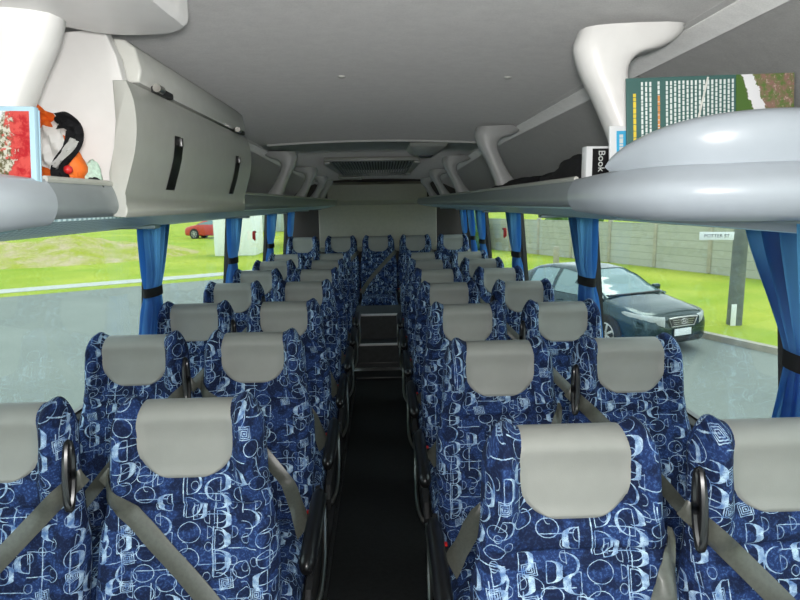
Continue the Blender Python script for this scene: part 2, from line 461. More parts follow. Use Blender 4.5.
def make_seat(beltside, steep=False, aisle=0, guide=False, rear=False):
    """beltside: side of the shoulder the belt comes from; aisle: side that carries the armrest"""
    t = bpy.data.objects.new('coach_seat', None); C.objects.link(t); t.empty_display_size = .1
    b = new('backrest', backrest_bm(), M['fabric'], t, angle=80)
    h = new('headrest_pad', pad_bm(), M['vinyl'], b, angle=80); h['label'] = 'grey vinyl headrest pad'
    new('back_shell', shell_bm(), M['blackmatt'], t)
    new('seat_cushion', cushion_bm(), M['fabric'], t, angle=80)
    bs = beltside
    if steep: pts = [(.208, .925), (.185, .86), (.150, .78), (.02, .68), (-.12, .57), (-.205, .50)]
    else: pts = [(.214, .962), (.17, .925), (.06, .815), (-.05, .70), (-.15, .58), (-.205, .50)]
    bl = new('seat_belt', belt_bm([(bs * x, z) for x, z in pts], taper=.85 if steep else .25), M['belt'], t, angle=60)
    bm = bmesh.new(); box(bm, (-bs * .215, -.255, .475), (.026, .03, .11), .006, rot=None); bk = new('belt_buckle', bm, M['black'], t)
    bm = bmesh.new(); box(bm, (-bs * .215, -.262, .532), (.019, .022, .006), .002); r = new('release_button', bm, M['red'], bk); r['label'] = 'red release button'
    if guide: new('belt_guide', loop_bm(bs), M['black'], t)
    if not rear:
        for s in (-1, 1):
            bm = bmesh.new()
            prism(bm, [(-.22, 0), (-.17, 0), (-.21, .31), (-.36, .31), (-.36, .27), (-.26, .26)], s * .16 - .015, s * .16 + .015, axis='x', bev=.003)
            box(bm, (s * .16, -.28, .008), (.05, .34, .016), .003)
            new('leg', bm, M['steel'], t)
        bm = bmesh.new(); box(bm, (0, -.33, .325), (.41, .40, .035), .008); new('seat_frame', bm, M['steel'], t)
    if aisle:
        x = aisle * .245
        bm = bmesh.new()
        P = catmull([(x, -.17, .560), (x, -.22, .562), (x, -.34, .556), (x, -.48, .545), (x, -.57, .530), (x, -.60, .515)], 5)
        n = len(P); tube(bm, P, [.012 + .014 * min(1, math.sin(PI * (i + .3) / (n + .2)) * 1.7) for i in range(n)], 12, flat=1.15)
        a = new('armrest', bm, M['black'], t)
        bm = bmesh.new()
        tube(bm, catmull([(x + aisle * .020, -.17, .55), (x + aisle * .024, -.34, .545), (x + aisle * .022, -.48, .532), (x + aisle * .012, -.595, .51)], 5), .0065, 8)
        new('armrest_trim', bm, M['chrome'], a)
        bm = bmesh.new()
        prism(bm, [(-.08, .40), (-.10, .50), (-.17, .50), (-.30, .42), (-.50, .39), (-.54, .34), (-.50, .27), (-.14, .27), (-.09, .32)], aisle * .222, aisle * .245, axis='x', bev=.006)
        sp = new('side_cover', bm, M['blackmatt'], t)
        bm = bmesh.new()
        tube(bm, catmull([(x, -.50, .30), (x + aisle * .02, -.44, .33), (x + aisle * .02, -.28, .37), (x + aisle * .012, -.16, .50)], 4), .009, 8)
        box(bm, (x + aisle * .012, -.16, .46), (.012, .035, .10), .004)
        new('recline_lever', bm, M['chrome'], sp)
        bm = bmesh.new(); box(bm, (x - aisle * .01, -.155, .47), (.018, .05, .20), .006); new('armrest_bracket', bm, M['steel'], t)
    return t
def copy_tree(o, parent=None):
    c = o.copy(); C.objects.link(c)
    if parent: c.parent = parent
    for ch in list(o.children): copy_tree(ch, c)
    return c
XL, XLa, XRa, XR = -.940, -.497, .395, .848
YL = [1.480, 2.275, 3.01, 3.79, 4.51, 5.23, 5.94]
YR = [1.230, 2.040, 2.820, 3.60, 4.35, 5.09, 5.85]
protos = [(XL, YL, make_seat(1, guide=True), 'window seat on the left side'),
          (XLa, YL, make_seat(-1, aisle=1), 'aisle seat on the left side'),
          (XRa, YR, make_seat(1, steep=True, aisle=-1), 'aisle seat on the right side'),
          (XR, YR, make_seat(-1, guide=True), 'window seat on the right side')]
ORD = ['nearest', 'second nearest', 'third nearest', 'fourth nearest', 'fifth nearest', 'sixth nearest', 'seventh nearest']
for x, ys, p, nm in protos:
    for i, y in enumerate(ys):
        o = p if i == 0 else copy_tree(p)
        o.location = (x - (.03 if x == XL and i == 0 else 0), y, 0)
        tag(o, f'blue patterned {nm}, {ORD[i]} row to the camera', 'seat', 'coach seats in the side rows')
rp = make_seat(1, rear=True)
for i, x in enumerate([-.94, -.49, -.045, .40, .85]):
    o = rp if i == 0 else copy_tree(rp)
    o.location = (x, 7.22, .095)
    tag(o, 'blue patterned seat of the rear bench row, ' + ['leftmost, by the left window', 'second from the left', 'in the middle facing down the aisle', 'second from the right', 'rightmost, by the right window'][i], 'seat', 'seats of the rear bench row')

# ------------------------------------------------------------------ coach shell
YF, YB = -1.35, 7.75
YJ = 3.9
def ceilz(y): return 1.995 if y < YJ else 1.995 - (y - YJ) * .024
bm = bmesh.new(); box(bm, (CX, 1.9, -.03), (2.36, 7.6, .06)); struct('floor', bm, M['sidefl'], smooth=False)
bm = bmesh.new(); box(bm, (CX + .01, 2.72, .004), (.50, 5.2, .008)); struct('trim_1', bm, M['floor'], smooth=False)['label'] = 'black rubber aisle runner'
for s, xx, nmm in ((-1, -.27, 'trim_2'), (1, .195, 'trim_3')):
    bm = bmesh.new(); box(bm, (xx, 2.72, .012), (.018, 5.2, .012), .003)
    for k in range(34): cyl(bm, (xx, .3 + k * .15, .018), (xx, .3 + k * .15, .021), .006, 8)
    struct(nmm, bm, M['steel'])
# steps and engine box at the rear
bm = bmesh.new(); box(bm, (CX, 5.86 + .11, .12), (.52, .32, .24)); box(bm, (CX, 6.9, .245), (.50, 1.70, .49)); struct('trim_4', bm, M['riser'], smooth=False)
bm = bmesh.new(); box(bm, (CX, 5.805, .238), (.40, .032, .020), .004); struct('trim_5', bm, M['bldw'])
bm = bmesh.new(); box(bm, (CX, 6.045, .492), (.37, .034, .020), .004); struct('trim_6', bm, M['bldw'])
bm = bmesh.new(); box(bm, (CX, 5.42, .012), (.44, .03, .012), .003); box(bm, (CX, 5.80, .05), (.44, .012, .012), .003); struct('trim_7', bm, M['steel'])
bm = bmesh.new(); box(bm, (CX, 7.22, .21), (2.30, .95, .42), .01); struct('trim_8', bm, M['blackmatt'])

def wallx(z, s):           # inner face of the side walls
    return CX + s * (1.155 - (z - .8) * .095 if z > .8 else 1.155)
PIL = [-1.25, -.15, 1.42, 3.00, 4.60, 6.15, 7.45]
ZS, ZW = .80, 1.66
wn = 0; tn = 9
for s, side in ((-1, 'left'), (1, 'right')):
    bm = bmesh.new()
    pr = [(wallx(.0, s), 0), (wallx(.8, s), ZS), (wallx(.8, s) + s * .06, ZS), (wallx(0, s) + s * .06, 0)]
    prism(bm, pr, YF, YB)
    struct('wall_' + side, bm, M['wallcarpet'], smooth=False)
    bm = bmesh.new(); box(bm, (wallx(.8, s) + s * .015, (YF + YB) / 2, ZS + .01), (.075, YB - YF, .025), .008)
    struct(f'trim_{tn}', bm, M['blackmatt']); tn += 1
    # cove above the windows up to the ceiling
    bm = bmesh.new(); rows = []
    prof = [(wallx(ZW, s), ZW - .03), (CX + s * 1.055, 1.75), (CX + s * 1.00, 1.84), (CX + s * .90, 1.915), (CX + s * .79, 1.965), (CX + s * .70, 1.985)]
    prof = [(p.x, p.z) for p in catmull([(a, 0, b) for a, b in prof], 4)]
    ys = [YF, 0, 1, 2, 3, 4, 5, 6, 7, YB]
    for y in ys: rows.append([(a, y, b + (ceilz(y) - 1.995) * sst(1.66, 1.95, b)) for a, b in prof])
    grid(bm, rows); bmesh.ops.solidify(bm, geom=bm.faces[:], thickness=.02)
    struct('wall_' + side + '_upper', bm, M['cove'])
    bm = bmesh.new()
    tube_rows = []
    for y in ys:
        zc = ceilz(y)
        tube_rows.append([(CX + s * a, y, zc + b) for a, b in [(.715, .0), (.718, -.016), (.73, -.024), (.757, -.034), (.770, -.036), (.778, -.02), (.75, .01)]])
    V = grid(bm, tube_rows, closed=True); struct(f'trim_{tn}', bm, M['ceil'])['label'] = 'pale trim strip along the ceiling edge'; tn += 1
    for i, y in enumerate(PIL):
        bm = bmesh.new()
        prism(bm, [(wallx(ZS, s), ZS), (wallx(ZW, s), ZW), (wallx(ZW, s) + s * .05, ZW), (wallx(ZS, s) + s * .05, ZS)], y + .02, y + .14)
        struct(f'trim_{tn}', bm, M['blackmatt'], smooth=False); tn += 1
    for i in range(len(PIL) - 1):
        wn += 1; y0, y1 = PIL[i] + .14, PIL[i + 1] + .02
        bm = bmesh.new()
        prism(bm, [(wallx(ZS, s) + s * .028, ZS), (wallx(ZW, s) + s * .028, ZW), (wallx(ZW, s) + s * .033, ZW), (wallx(ZS, s) + s * .033, ZS)], y0, y1)
        w = struct(f'window_{wn}', bm, M['glass'], smooth=False)
        bm = bmesh.new(); F = []
        for (ya, yb, za, zb) in ((y0, y0 + .012, ZS, ZW), (y1 - .012, y1, ZS, ZW), (y0, y1, ZS, ZS + .03), (y0, y1, ZW - .03, ZW)):
            prism(bm, [(wallx(za, s) + s * .018, za), (wallx(zb, s) + s * .018, zb), (wallx(zb, s) + s * .04, zb), (wallx(za, s) + s * .04, za)], ya, yb)
        struct('window_frame', bm, M['black'], w, smooth=False)
# ceiling
bm = bmesh.new(); rows = []
for y in [YF, -.7, 0, 1, 2, 3, YJ - .015, YJ, YJ + .015, 5, 6, 7, YB]:
    dz = -.006 if abs(y - YJ) < .01 else 0
    rows.append([(CX + x, y, ceilz(y) + dz + .022 * (1 - (x / .7) ** 2)) for x in [-.74 + 1.48 * k / 16 for k in range(17)]])
grid(bm, rows); bmesh.ops.solidify(bm, geom=bm.faces[:], thickness=.02); struct('ceiling', bm, M['ceil'])
bm = bmesh.new()
rows = []
for (dy, dz) in ((-.016, -.002), (-.010, -.014), (.010, -.014), (.016, -.002)):
    rows.append([(CX + x, YJ + dy, 1.995 + dz + .022 * (1 - (x / .7) ** 2)) for x in [-.66 + 1.32 * k / 16 for k in range(17)]])
grid(bm, rows); struct(f'trim_{tn}', bm, M['white'])['label'] = 'pale joint strip across the ceiling'; tn += 1
# rear wall
bm = bmesh.new(); box(bm, (CX, YB + .03, 1.0), (2.40, .06, 2.1)); struct('wall_rear', bm, M['reardk'], smooth=False)
bm = bmesh.new(); box(bm, (CX, YB - .03, 1.33), (1.50, .06, .62), .02, 3); box(bm, (CX, YB - .10, 1.05), (2.1, .20, .05), .012)
struct(f'trim_{tn}', bm, M['rear'])['label'] = 'beige rear wall panel with a shelf ledge'; tn += 1
bm = bmesh.new()
prism(bm, [(YB - .06, 1.60), (YB - .16, 1.66), (YB - .16, 1.85), (YB - .12, 1.882), (YB, 1.882), (YB, 1.60)], CX - .62, CX + .62, axis='x', bev=.012)
struct(f'trim_{tn}', bm, M['rear'])['label'] = 'beige upper box on the rear wall'; tn += 1
bm = bmesh.new(); box(bm, (CX + .06, YB - .10, 1.893), (.62, .16, .012), .003); struct(f'trim_{tn}', bm, M['blackmatt']); tn += 1
# front end with the windscreen behind the camera
bm = bmesh.new(); box(bm, (CX, YF - .03, .45), (2.4, .06, .9)); box(bm, (CX, YF - .03, 1.92), (2.4, .06, .12)); struct('wall_front', bm, M['wallcarpet'], smooth=False)
bm = bmesh.new(); box(bm, (CX, YF - .03, 1.38), (2.3, .006, .96)); struct(f'window_{wn+1}', bm, M['glass'], smooth=False)
# outer roof and skirts (seal the coach against the sky)
bm = bmesh.new(); prism(bm, [(CX - 1.24, 1.63), (CX - 1.20, 1.85), (CX - 1.0, 2.06), (CX - .6, 2.13), (CX + .6, 2.13), (CX + 1.0, 2.06), (CX + 1.20, 1.85), (CX + 1.24, 1.63),
    (CX + 1.15, 1.63), (CX + 1.14, 1.82), (CX + .97, 2.01), (CX + .6, 2.08), (CX - .6, 2.08), (CX - .97, 2.01), (CX - 1.14, 1.82), (CX - 1.15, 1.63)], YF - .1, YB + .1)
struct('roof', bm, M['bldw'], smooth=False)
bm = bmesh.new(); box(bm, (CX, (YF + YB) / 2, -.52), (2.3, YB - YF, .9), .05); struct('trim_skirt', bm, M['bldw'])

# ------------------------------------------------------------------ curtains
def curtain(y, s, spread, tie, flip, label):
    t = empty('curtain', (wallx(.8, s) - s * .05, y, .86), label, 'curtain', 'window curtains')
    bm = bmesh.new(); rows = []; NZ = 34; n = 84
    for i in range(NZ + 1):
        z = .90 + (1.555 - .90) * i / NZ
        up = sst(1.22, 1.60, z); dn = sst(1.22, .92, z)
        w = tie + (spread - tie) * (up if z > 1.22 else dn * .45)
        c = flip * (spread - tie) * .35 * up
        row = []
        for k in range(n + 1):
            a = k / n
            amp = (.020 + .006 * math.sin(a * 9)) * (1 - .45 * math.exp(-((z - 1.22) / .06) ** 2))
            yy = y + c + (a - .5) * w + .008 * math.sin(a * 41)
            xx = wallx(z, s) - s * (.048 + amp * (math.sin(a * 2 * PI * 6.5 + .6 * math.sin(z * 5)) + .25 * math.sin(a * 37)))
            row.append((xx - t.location.x, yy - y, z - t.location.z))
        rows.append(row)
    grid(bm, rows); new('curtain_cloth', bm, M['curt'], t, angle=180)
    bm = bmesh.new(); hh = .022; P = []
    for k in range(25):
        a = 2 * PI * k / 24
        P.append((wallx(1.22, s) - s * (.048 + .030 * math.cos(a)) - t.location.x, (tie / 2 + .014) * math.sin(a)))
    rows = [[(px, py, 1.22 - t.location.z + dz) for px, py in P] for dz in (-hh, -hh * .6, hh * .6, hh)]
    grid(bm, rows); bmesh.ops.solidify(bm, geom=bm.faces[:], thickness=-.003)
    new('tieback', bm, M['blackmatt'], t)['label'] = 'black tieback strap'
    return t
ordl = ['nearest', 'second nearest', 'third nearest', 'farthest']
for i, y in enumerate(PIL[3:]):
    curtain(y - .09, -1, .34 if i < 3 else .26, .17, 0, f'blue curtain tied back on the left windows, {ordl[i]} of the left row')
for i, y in enumerate(PIL[3:]):
    curtain(y - .04, 1, .36 if i < 3 else .26, .18, 0, f'blue curtain tied back on the right windows, {["second nearest","third nearest","fourth nearest","farthest"][i]} of the right row')
curtain(1.375, 1, .44, .14, .15, 'wide blue curtain at the right edge, nearest of the right row')
curtain(6.75, 1, .20, .14, 0, 'narrow blue curtain between the two farthest right pillars')

# ------------------------------------------------------------------ luggage racks
def rack(s, y0, y1, label):
    t = empty('luggage_rack', (CX + s * .80, y0, 1.56), label, 'rack', 'overhead luggage racks'); L = t.location
    def P(a, z): return (CX + s * a - L.x, z - L.z)
    # tray: lip + floor, thick section
    prof = catmull([(.50, 0, 1.668), (.492, 0, 1.65), (.487, 0, 1.625), (.491, 0, 1.612), (.500, 0, 1.605)], 5)
    outer = [(p.x, p.z) for p in prof] + [(.62, 1.574), (1.09, 1.528)]
    inner = [(1.085, 1.575), (.62, 1.61), (.53, 1.62), (.518, 1.64), (.515, 1.668)]
    bm = bmesh.new(); prism(bm, [P(a, z) for a, z in outer + inner], 0, y1 - y0)
    new('rack_tray', bm, M['rack'], t, angle=30)
    bm = bmesh.new(); q = [P(.512, 1.6025), P(.62, 1.5755), P(1.06, 1.5325), P(1.06, 1.529), P(.62, 1.571), P(.512, 1.598)]
    prism(bm, q, .02, y1 - y0 - .02); st = new('vent_strip', bm, M['vent'], t, smooth=False); st['label'] = 'teal perforated strip under the rack'
    for k in range(5):
        bm = bmesh.new(); yy = .9 + k * 1.3
        if yy < y1 - y0 - .3:
            box(bm, (P(.80, 0)[0], yy, P(0, 1.560)[1]), (.30, .05, .012), .004, rot=None)
            new('strip_joint', bm, M['teal'], t)
    bm = bmesh.new(); tube(bm, [(P(.500, 0)[0], .01, P(0, 1.668)[1]), (P(.500, 0)[0], y1 - y0 - .01, P(0, 1.668)[1])], .006, 8)
    new('lip_edge', bm, M['door'], t)
    return t
rack(-1, 1.00, 7.45, 'grey overhead luggage rack running along the left side')
rack(1, 1.40, 7.45, 'grey overhead luggage rack running along the right side')

def pod(s, dy, label):
    mid = (CX + s * .80, 1.05 + dy, 1.60)
    t = empty('rack_end_cap', mid, label, 'rack end cap', 'rack end caps')
    path = [(.497, 1.40), (.507, 1.30), (.538, 1.19), (.595, 1.09), (.695, 1.035), (.82, 1.01), (.95, 1.01), (1.06, 1.03)]
    P = catmull([(a, b, 0) for a, b in path], 10)
    bm = bmesh.new(); n = len(P)
    sec = catmull([(-.20, 0, 1.600), (-.10, 0, 1.583), (-.03, 0, 1.577), (.02, 0, 1.585), (.052, 0, 1.612), (.055, 0, 1.642), (.030, 0, 1.668), (.008, 0, 1.680), (-.03, 0, 1.684)], 4)
    rows = []; rows2 = []; rows3 = []
    for i, p in enumerate(P):
        d = (P[min(i + 1, n - 1)] - P[max(i - 1, 0)]).normalized()
        nr = Vector((d.y, -d.x, 0))
        if nr.y > 0 or nr.x > 0: nr = -nr if nr.dot(Vector((-1, -1, 0))) < 0 else nr
        g = i / (n - 1)
        k0 = sst(-.02, .40, g)
        def W(o, z):
            q = p + nr * o; return (CX + s * q.x - mid[0], q.y + dy - mid[1], z - mid[2])
        rows.append([W(c.x * (.35 + .65 * k0) if c.x > 0 else c.x * .5, 1.63 + (c.z - 1.63) * (.72 + .28 * k0)) for c in sec])
        h = .092 * math.sin(PI * min(1, max(0, (g - .225) / .73))) ** .42 if .225 < g < .955 else 0
        zb = 1.675
        row = []
        for k in range(9):
            a = k / 8; row.append(W(.012 + .022 * math.sin(a * PI * .8) - .034 * a * a, zb + (h + .001) * math.sin(a * PI / 2)))
        row += [W(-.030, zb + h * .97), W(-.036, zb + h * .8), W(-.038, zb - .002)]
        if h > .003: rows2.append(row)
    grid(bm, rows); V = None
    o1 = new('lower_bulge', bm, M['pod'], t, angle=60)
    bm = bmesh.new(); grid(bm, rows2); bmesh.ops.remove_doubles(bm, verts=bm.verts, dist=.0005); new('upper_dome', bm, M['pod'], t, angle=60)
    # inside floor
    bm = bmesh.new()
    pts = [(p.x + .03, p.y + .02) for p in P] + [(1.05, 1.45), (.52, 1.45)]
    prism(bm, [(CX + s * a - mid[0], b + dy - mid[1]) for a, b in pts], 1.600 - mid[2], 1.612 - mid[2], axis='z')
    new('tray_floor', bm, M['rack'], t, smooth=False)
    bm = bmesh.new(); tube(bm, catmull([(CX + s * a - mid[0], 1.39 + dy - mid[1], z - mid[2]) for a, z in [(.512, 1.664), (.498, 1.655), (.490, 1.635), (.492, 1.615), (.505, 1.600), (.54, 1.590)]], 5), .0035, 8)
    new('joint_ring', bm, M['rack'], t)
    return t
pod(1, 0, 'rounded pale blue-grey end cap of the right rack, holding brochures')
pod(-1, -.40, 'rounded pale blue-grey end cap of the left rack, at the left edge')

# brackets
def bracket(s, y, label, dx=0.0):
    zc = ceilz(y)
    t = empty('rack_bracket', (CX + s * .70, y, 1.60), label, 'bracket', 'rack support brackets')
    out = [(.500, -.010), (.490, -.045), (.508, -.095), (.540, -.150), (.572, -.215), (.598, -.285), (.605, -.365)]
    inn = [(.755, -.365), (.712, -.29), (.665, -.225), (.630, -.165), (.608, -.115), (.608, -.082), (.632, -.060), (.680, -.048), (.718, -.026), (.730, -.004)]
    A = [(p.x, p.z) for p in catmull([(a, 0, b) for a, b in out], 4)]
    B = [(p.x, p.z) for p in catmull([(a, 0, b) for a, b in inn], 4)]
    zl = 1.618
    def Z(b): return zc + b * (zc - zl) / .365
    bm = bmesh.new(); m = 40
    # loft between the two edges, rounded section in y
    def samp(L, u):
        q = u * (len(L) - 1); i = min(int(q), len(L) - 2); f = q - i
        return Vector((L[i][0] * (1 - f) + L[i + 1][0] * f, 0, L[i][1] * (1 - f) + L[i + 1][1] * f))
    rows = []
    for i in range(m + 1):
        u = i / m; a = samp(A, u); b = samp(B, 1 - u)
        ring = []
        for k in range(16):
            th = 2 * PI * k / 16; c, sn = math.cos(th), math.sin(th)
            c = math.copysign(abs(c) ** .7, c); sn = math.copysign(abs(sn) ** .6, sn)
            p = a.lerp(b, .5 - .5 * c)
            ring.append((CX + s * (p.x + dx) - t.location.x, sn * (.040 + .012 * (1 - u)), Z(p.z) - 1.60))
        rows.append(ring)
    V = grid(bm, rows, closed=True); cap(bm, V[0]); cap(bm, V[-1])
    o = new('bracket_arm', bm, M['white'] if y < 2 else M['brkt'], t, angle=50)
    return t
NB = ['second nearest', 'third nearest', 'fourth nearest', 'farthest']
bracket(-1, 1.10, 'large white rack bracket at the left edge, nearest of the left row')
for i, y in enumerate([4.25, 5.55, 6.65, 7.30]): bracket(-1, y, f'light grey rack bracket on the left rack, {NB[i]} of the left row', dx=.030)
bracket(1, 1.38, 'large white rack bracket behind the green brochure, nearest of the right row', dx=-.014)
for i, y in enumerate([3.08, 4.72, 6.0, 7.25]): bracket(1, y, f'light grey rack bracket on the right rack, {NB[i]} of the right row', dx=.028)

# ------------------------------------------------------------------ overhead locker on the left
t = empty('overhead_locker', (CX - .80, 1.70, 1.62), 'silver-grey overhead locker with white side and black latches on the left rack', 'locker'); L = t.location
Y0, Y1 = 1.27, 2.32
def lp(a, z): return (CX - a - L.x, z - L.z)
bm = bmesh.new(); prism(bm, [lp(.515, 1.635), lp(1.05, 1.625), lp(1.04, 1.76), lp(.98, 1.85), lp(.90, 1.905), lp(.74, 1.950), lp(.50, 1.975), lp(.480, 1.92), lp(.468, 1.86), lp(.468, 1.78), lp(.49, 1.70)], Y0 + .012 - L.y, Y0 + .045 - L.y, bev=.004); new('side_panel', bm, M['white'], t)['label'] = 'white side panel facing the camera'
bm = bmesh.new(); prism(bm, [lp(.515, 1.635), lp(1.05, 1.625), lp(1.04, 1.76), lp(.90, 1.905), lp(.50, 1.975), lp(.468, 1.86), lp(.468, 1.78)], Y1 - .04 - L.y, Y1 - .01 - L.y, bev=.004); new('side_panel', bm, M['door'], t)
pr = catmull([(.452, 0, 1.868), (.440, 0, 1.83), (.438, 0, 1.78), (.446, 0, 1.73), (.462, 0, 1.68), (.474, 0, 1.64), (.470, 0, 1.615), (.476, 0, 1.600)], 4)
o_ = [(p.x, p.z) for p in pr]; i_ = [(.500, 1.602), (.505, 1.64), (.500, 1.69), (.486, 1.74), (.478, 1.79), (.478, 1.868)]
bm = bmesh.new(); prism(bm, [lp(a, z) for a, z in o_ + i_], Y0 - .02 - L.y, Y1 - L.y, bev=.0025); d = new('locker_door', bm, M['door'], t, angle=50)
bm = bmesh.new(); prism(bm, [lp(.452, 1.876), lp(.446, 1.90), (lp(.455, 1.945)), lp(.475, 1.962), lp(.50, 1.965), lp(.488, 1.876)], Y0 + .05 - L.y, Y1 - .03 - L.y, bev=.006); fl = new('top_flap', bm, M['offw'], t, angle=50); fl['label'] = 'cream hinged flap above the door'
for yy in (1.50, 2.10):
    bm = bmesh.new()
    rows = []
    for z in [1.660, 1.685, 1.71, 1.735, 1.76, 1.785]:
        a = interp(z, [(p.z, p.x) for p in reversed(pr)])
        rows.append([lp(a - .002, z) + () for _ in (0,)] [0])
    A = [(rw[0], yy - .030 - L.y, rw[1]) for rw in rows]; B = [(rw[0], yy + .030 - L.y, rw[1]) for rw in rows]
    grid(bm, [A, B]); bmesh.ops.solidify(bm, geom=bm.faces[:], thickness=.004)
    h = new('latch', bm, M['black'], d); h['label'] = 'black recessed latch'
    bm = bmesh.new(); a = interp(1.77, [(p.z, p.x) for p in reversed(pr)]); q = lp(a - .006, 1.772); box(bm, (q[0], yy - L.y, q[1]), (.010, .012, .022), .003); new('catch', bm, M['steel'], h)
for yy in (1.42, 2.16):
    bm = bmesh.new(); q = lp(.440, 1.872); box(bm, (q[0], yy - L.y, q[1]), (.016, .10, .014), .003)
    h = new('hinge', bm, M['blackmatt'], t)
    bm = bmesh.new(); cyl(bm, (q[0] + .006, yy - .052 - L.y, q[1] + .002), (q[0] + .006, yy - .022 - L.y, q[1] + .002), .009, 10); new('hinge_pin', bm, M['chrome'], h)

# ------------------------------------------------------------------ ceiling fittings
t = empty('ceiling_panel', (CX - .60, 1.0, 1.965), 'white plastic panel with rounded corner under the ceiling, top left', 'ceiling panel')
def rrect(x0, x1, y0, y1, r, n=8):
    P = []
    for cx, cy, a0 in ((x1 - r, y1 - r, 0), (x0 + r, y1 - r, 90), (x0 + r, y0 + r, 180), (x1 - r, y0 + r, 270)):
        for k in range(n + 1):
            a = math.radians(a0 + 90 * k / n); P.append((cx + r * math.cos(a), cy + r * math.sin(a)))
    return P
bm = bmesh.new(); rows = []
base = catmull([(-.355, -.6, 0), (-.35, .9, 0), (-.345, 1.14, 0), (-.35, 1.185, 0), (-.40, 1.225, 0), (-.50, 1.225, 0), (-.575, 1.16, 0), (-.62, 1.06, 0), (-.68, .85, 0), (-.72, .4, 0), (-.72, -.6, 0)], 6)
c = sum(base, Vector()) / len(base)
for sc, z in ((1.0, 1.990), (1.0, 1.962), (.985, 1.950), (.95, 1.944), (.5, 1.940)):
    rows.append([(c.x + (p.x - c.x) * sc - t.location.x, c.y + (p.y - c.y) * (1 - (1 - sc) * .4) - t.location.y, z - t.location.z) for p in base])
V = grid(bm, rows, closed=True); cap(bm, V[-1]); cap(bm, V[0]); new('panel_shell', bm, M['white'], t, angle=35)
# grille
t = empty('ceiling_vent', (CX - .02, 5.7, ceilz(5.7)), 'wide dark louvred vent in the rear ceiling above the aisle', 'vent')
bm = bmesh.new()
for (x, y, w, d) in ((0, -.82, .76, .06), (0, .82, .76, .06), (-.36, 0, .05, 1.6), (.36, 0, .05, 1.6)): box(bm, (x, y, -.006 - y * .024), (w, d, .03), .006)
new('vent_frame', bm, M['door'], t)
bm = bmesh.new(); box(bm, (0, 0, .010), (.70, 1.6, .006)); new('vent_backing', bm, M['riser'], t, smooth=False)
for k in range(28):
    bm = bmesh.new(); x = -.325 + k * .0241
    prism(bm, [(-.80, -.010 + .80 * .024), (.80, -.010 - .80 * .024), (.80, -.024 - .80 * .024), (-.80, -.024 + .80 * .024)], x - .005, x + .005, axis='x'); new('slat', bm, M['rack'], t, smooth=False)
t = empty('ceiling_lamp', (CX + .36, 4.2, ceilz(4.2)), 'small wedge-shaped grey ceiling lamp behind the ceiling joint strip', 'ceiling lamp')
bm = bmesh.new()
V = [[(-.125, -.25, .012), (.125, -.25, .012), (.125, .30, .012), (-.125, .30, .012)], [(-.115, -.22, -.012), (.115, -.22, -.012), (.11, .28, -.012), (-.11, .28, -.012)], [(-.06, -.02, -.050), (.06, -.02, -.050), (.06, .20, -.045), (-.06, .20, -.045)]]
G = grid(bm, V, closed=True); cap(bm, G[0]); cap(bm, G[-1]); bmesh.ops.bevel(bm, geom=bm.edges[:], offset=.004, segments=2, affect='EDGES'); new('lamp_housing', bm, M['offw'], t)
bm = bmesh.new(); box(bm, (0, .085, -.052), (.095, .17, .006), .002); new('lamp_lens', bm, M['steel'], t)
for (x, y, nm) in ((-.115, 1.98, 'left'), (.41, 1.98, 'right')):
    bm = bmesh.new(); z = ceilz(y) + .020 * (1 - ((x - CX) / .7) ** 2)
    tube(bm, [(x, y, z + .004), (x, y, z - .002), (x, y, z - .005)], [.012, .012, .006], 12)
    tag(new('ceiling_button', bm, M['offw']), f'small pale round button in the front ceiling lining, {nm} one', 'button', 'ceiling lining buttons')
t = empty('air_duct_lid', (CX - .30, 7.0, ceilz(7.0)), 'low grey moulded lid under the rear ceiling behind the vent', 'lid')
bm = bmesh.new(); box(bm, (0, 0, -.012), (.26, .3, .03), .012, 3); new('lid_cover', bm, M['door'], t)

# emergency hammers on the windows
for s, y, lab in ((-1, 5.50, 'left'), (1, 5.20, 'right')):
    t = empty('emergency_hammer', (wallx(1.35, s) + s * .005, y, 1.35), f'red emergency hammer mounted by the {lab} windows', 'emergency hammer', 'emergency hammers'); 
    bm = bmesh.new(); cyl(bm, (0, -.035, .03), (0, .035, .03), .012, 10); new('hammer_head', bm, M['red'], t)
    bm = bmesh.new(); box(bm, (0, 0, -.01), (.016, .018, .07), .005); new('handle', bm, M['red'], t)
    bm = bmesh.new(); box(bm, (s * .012, 0, -.005), (.01, .04, .06), .004); new('holder', bm, M['red'], t)

# ------------------------------------------------------------------ things in the racks
def textobj(txt, size, mat, parent, loc, rot, ext=.0006):
    cu = bpy.data.curves.new('printed_text', 'FONT'); cu.body = txt; cu.size = size; cu.extrude = ext; cu.align_x = 'CENTER'; cu.align_y = 'CENTER'
    tmp = bpy.data.objects.new('printed_text', cu); C.objects.link(tmp)
    dg = bpy.context.evaluated_depsgraph_get(); me = bpy.data.meshes.new_from_object(tmp.evaluated_get(dg))
    bpy.data.objects.remove(tmp)
    o = bpy.data.objects.new('printed_text', me); C.objects.link(o); me.materials.clear(); me.materials.append(mat)
    o.parent = parent; o.location = loc; o.rotation_euler = rot; return o
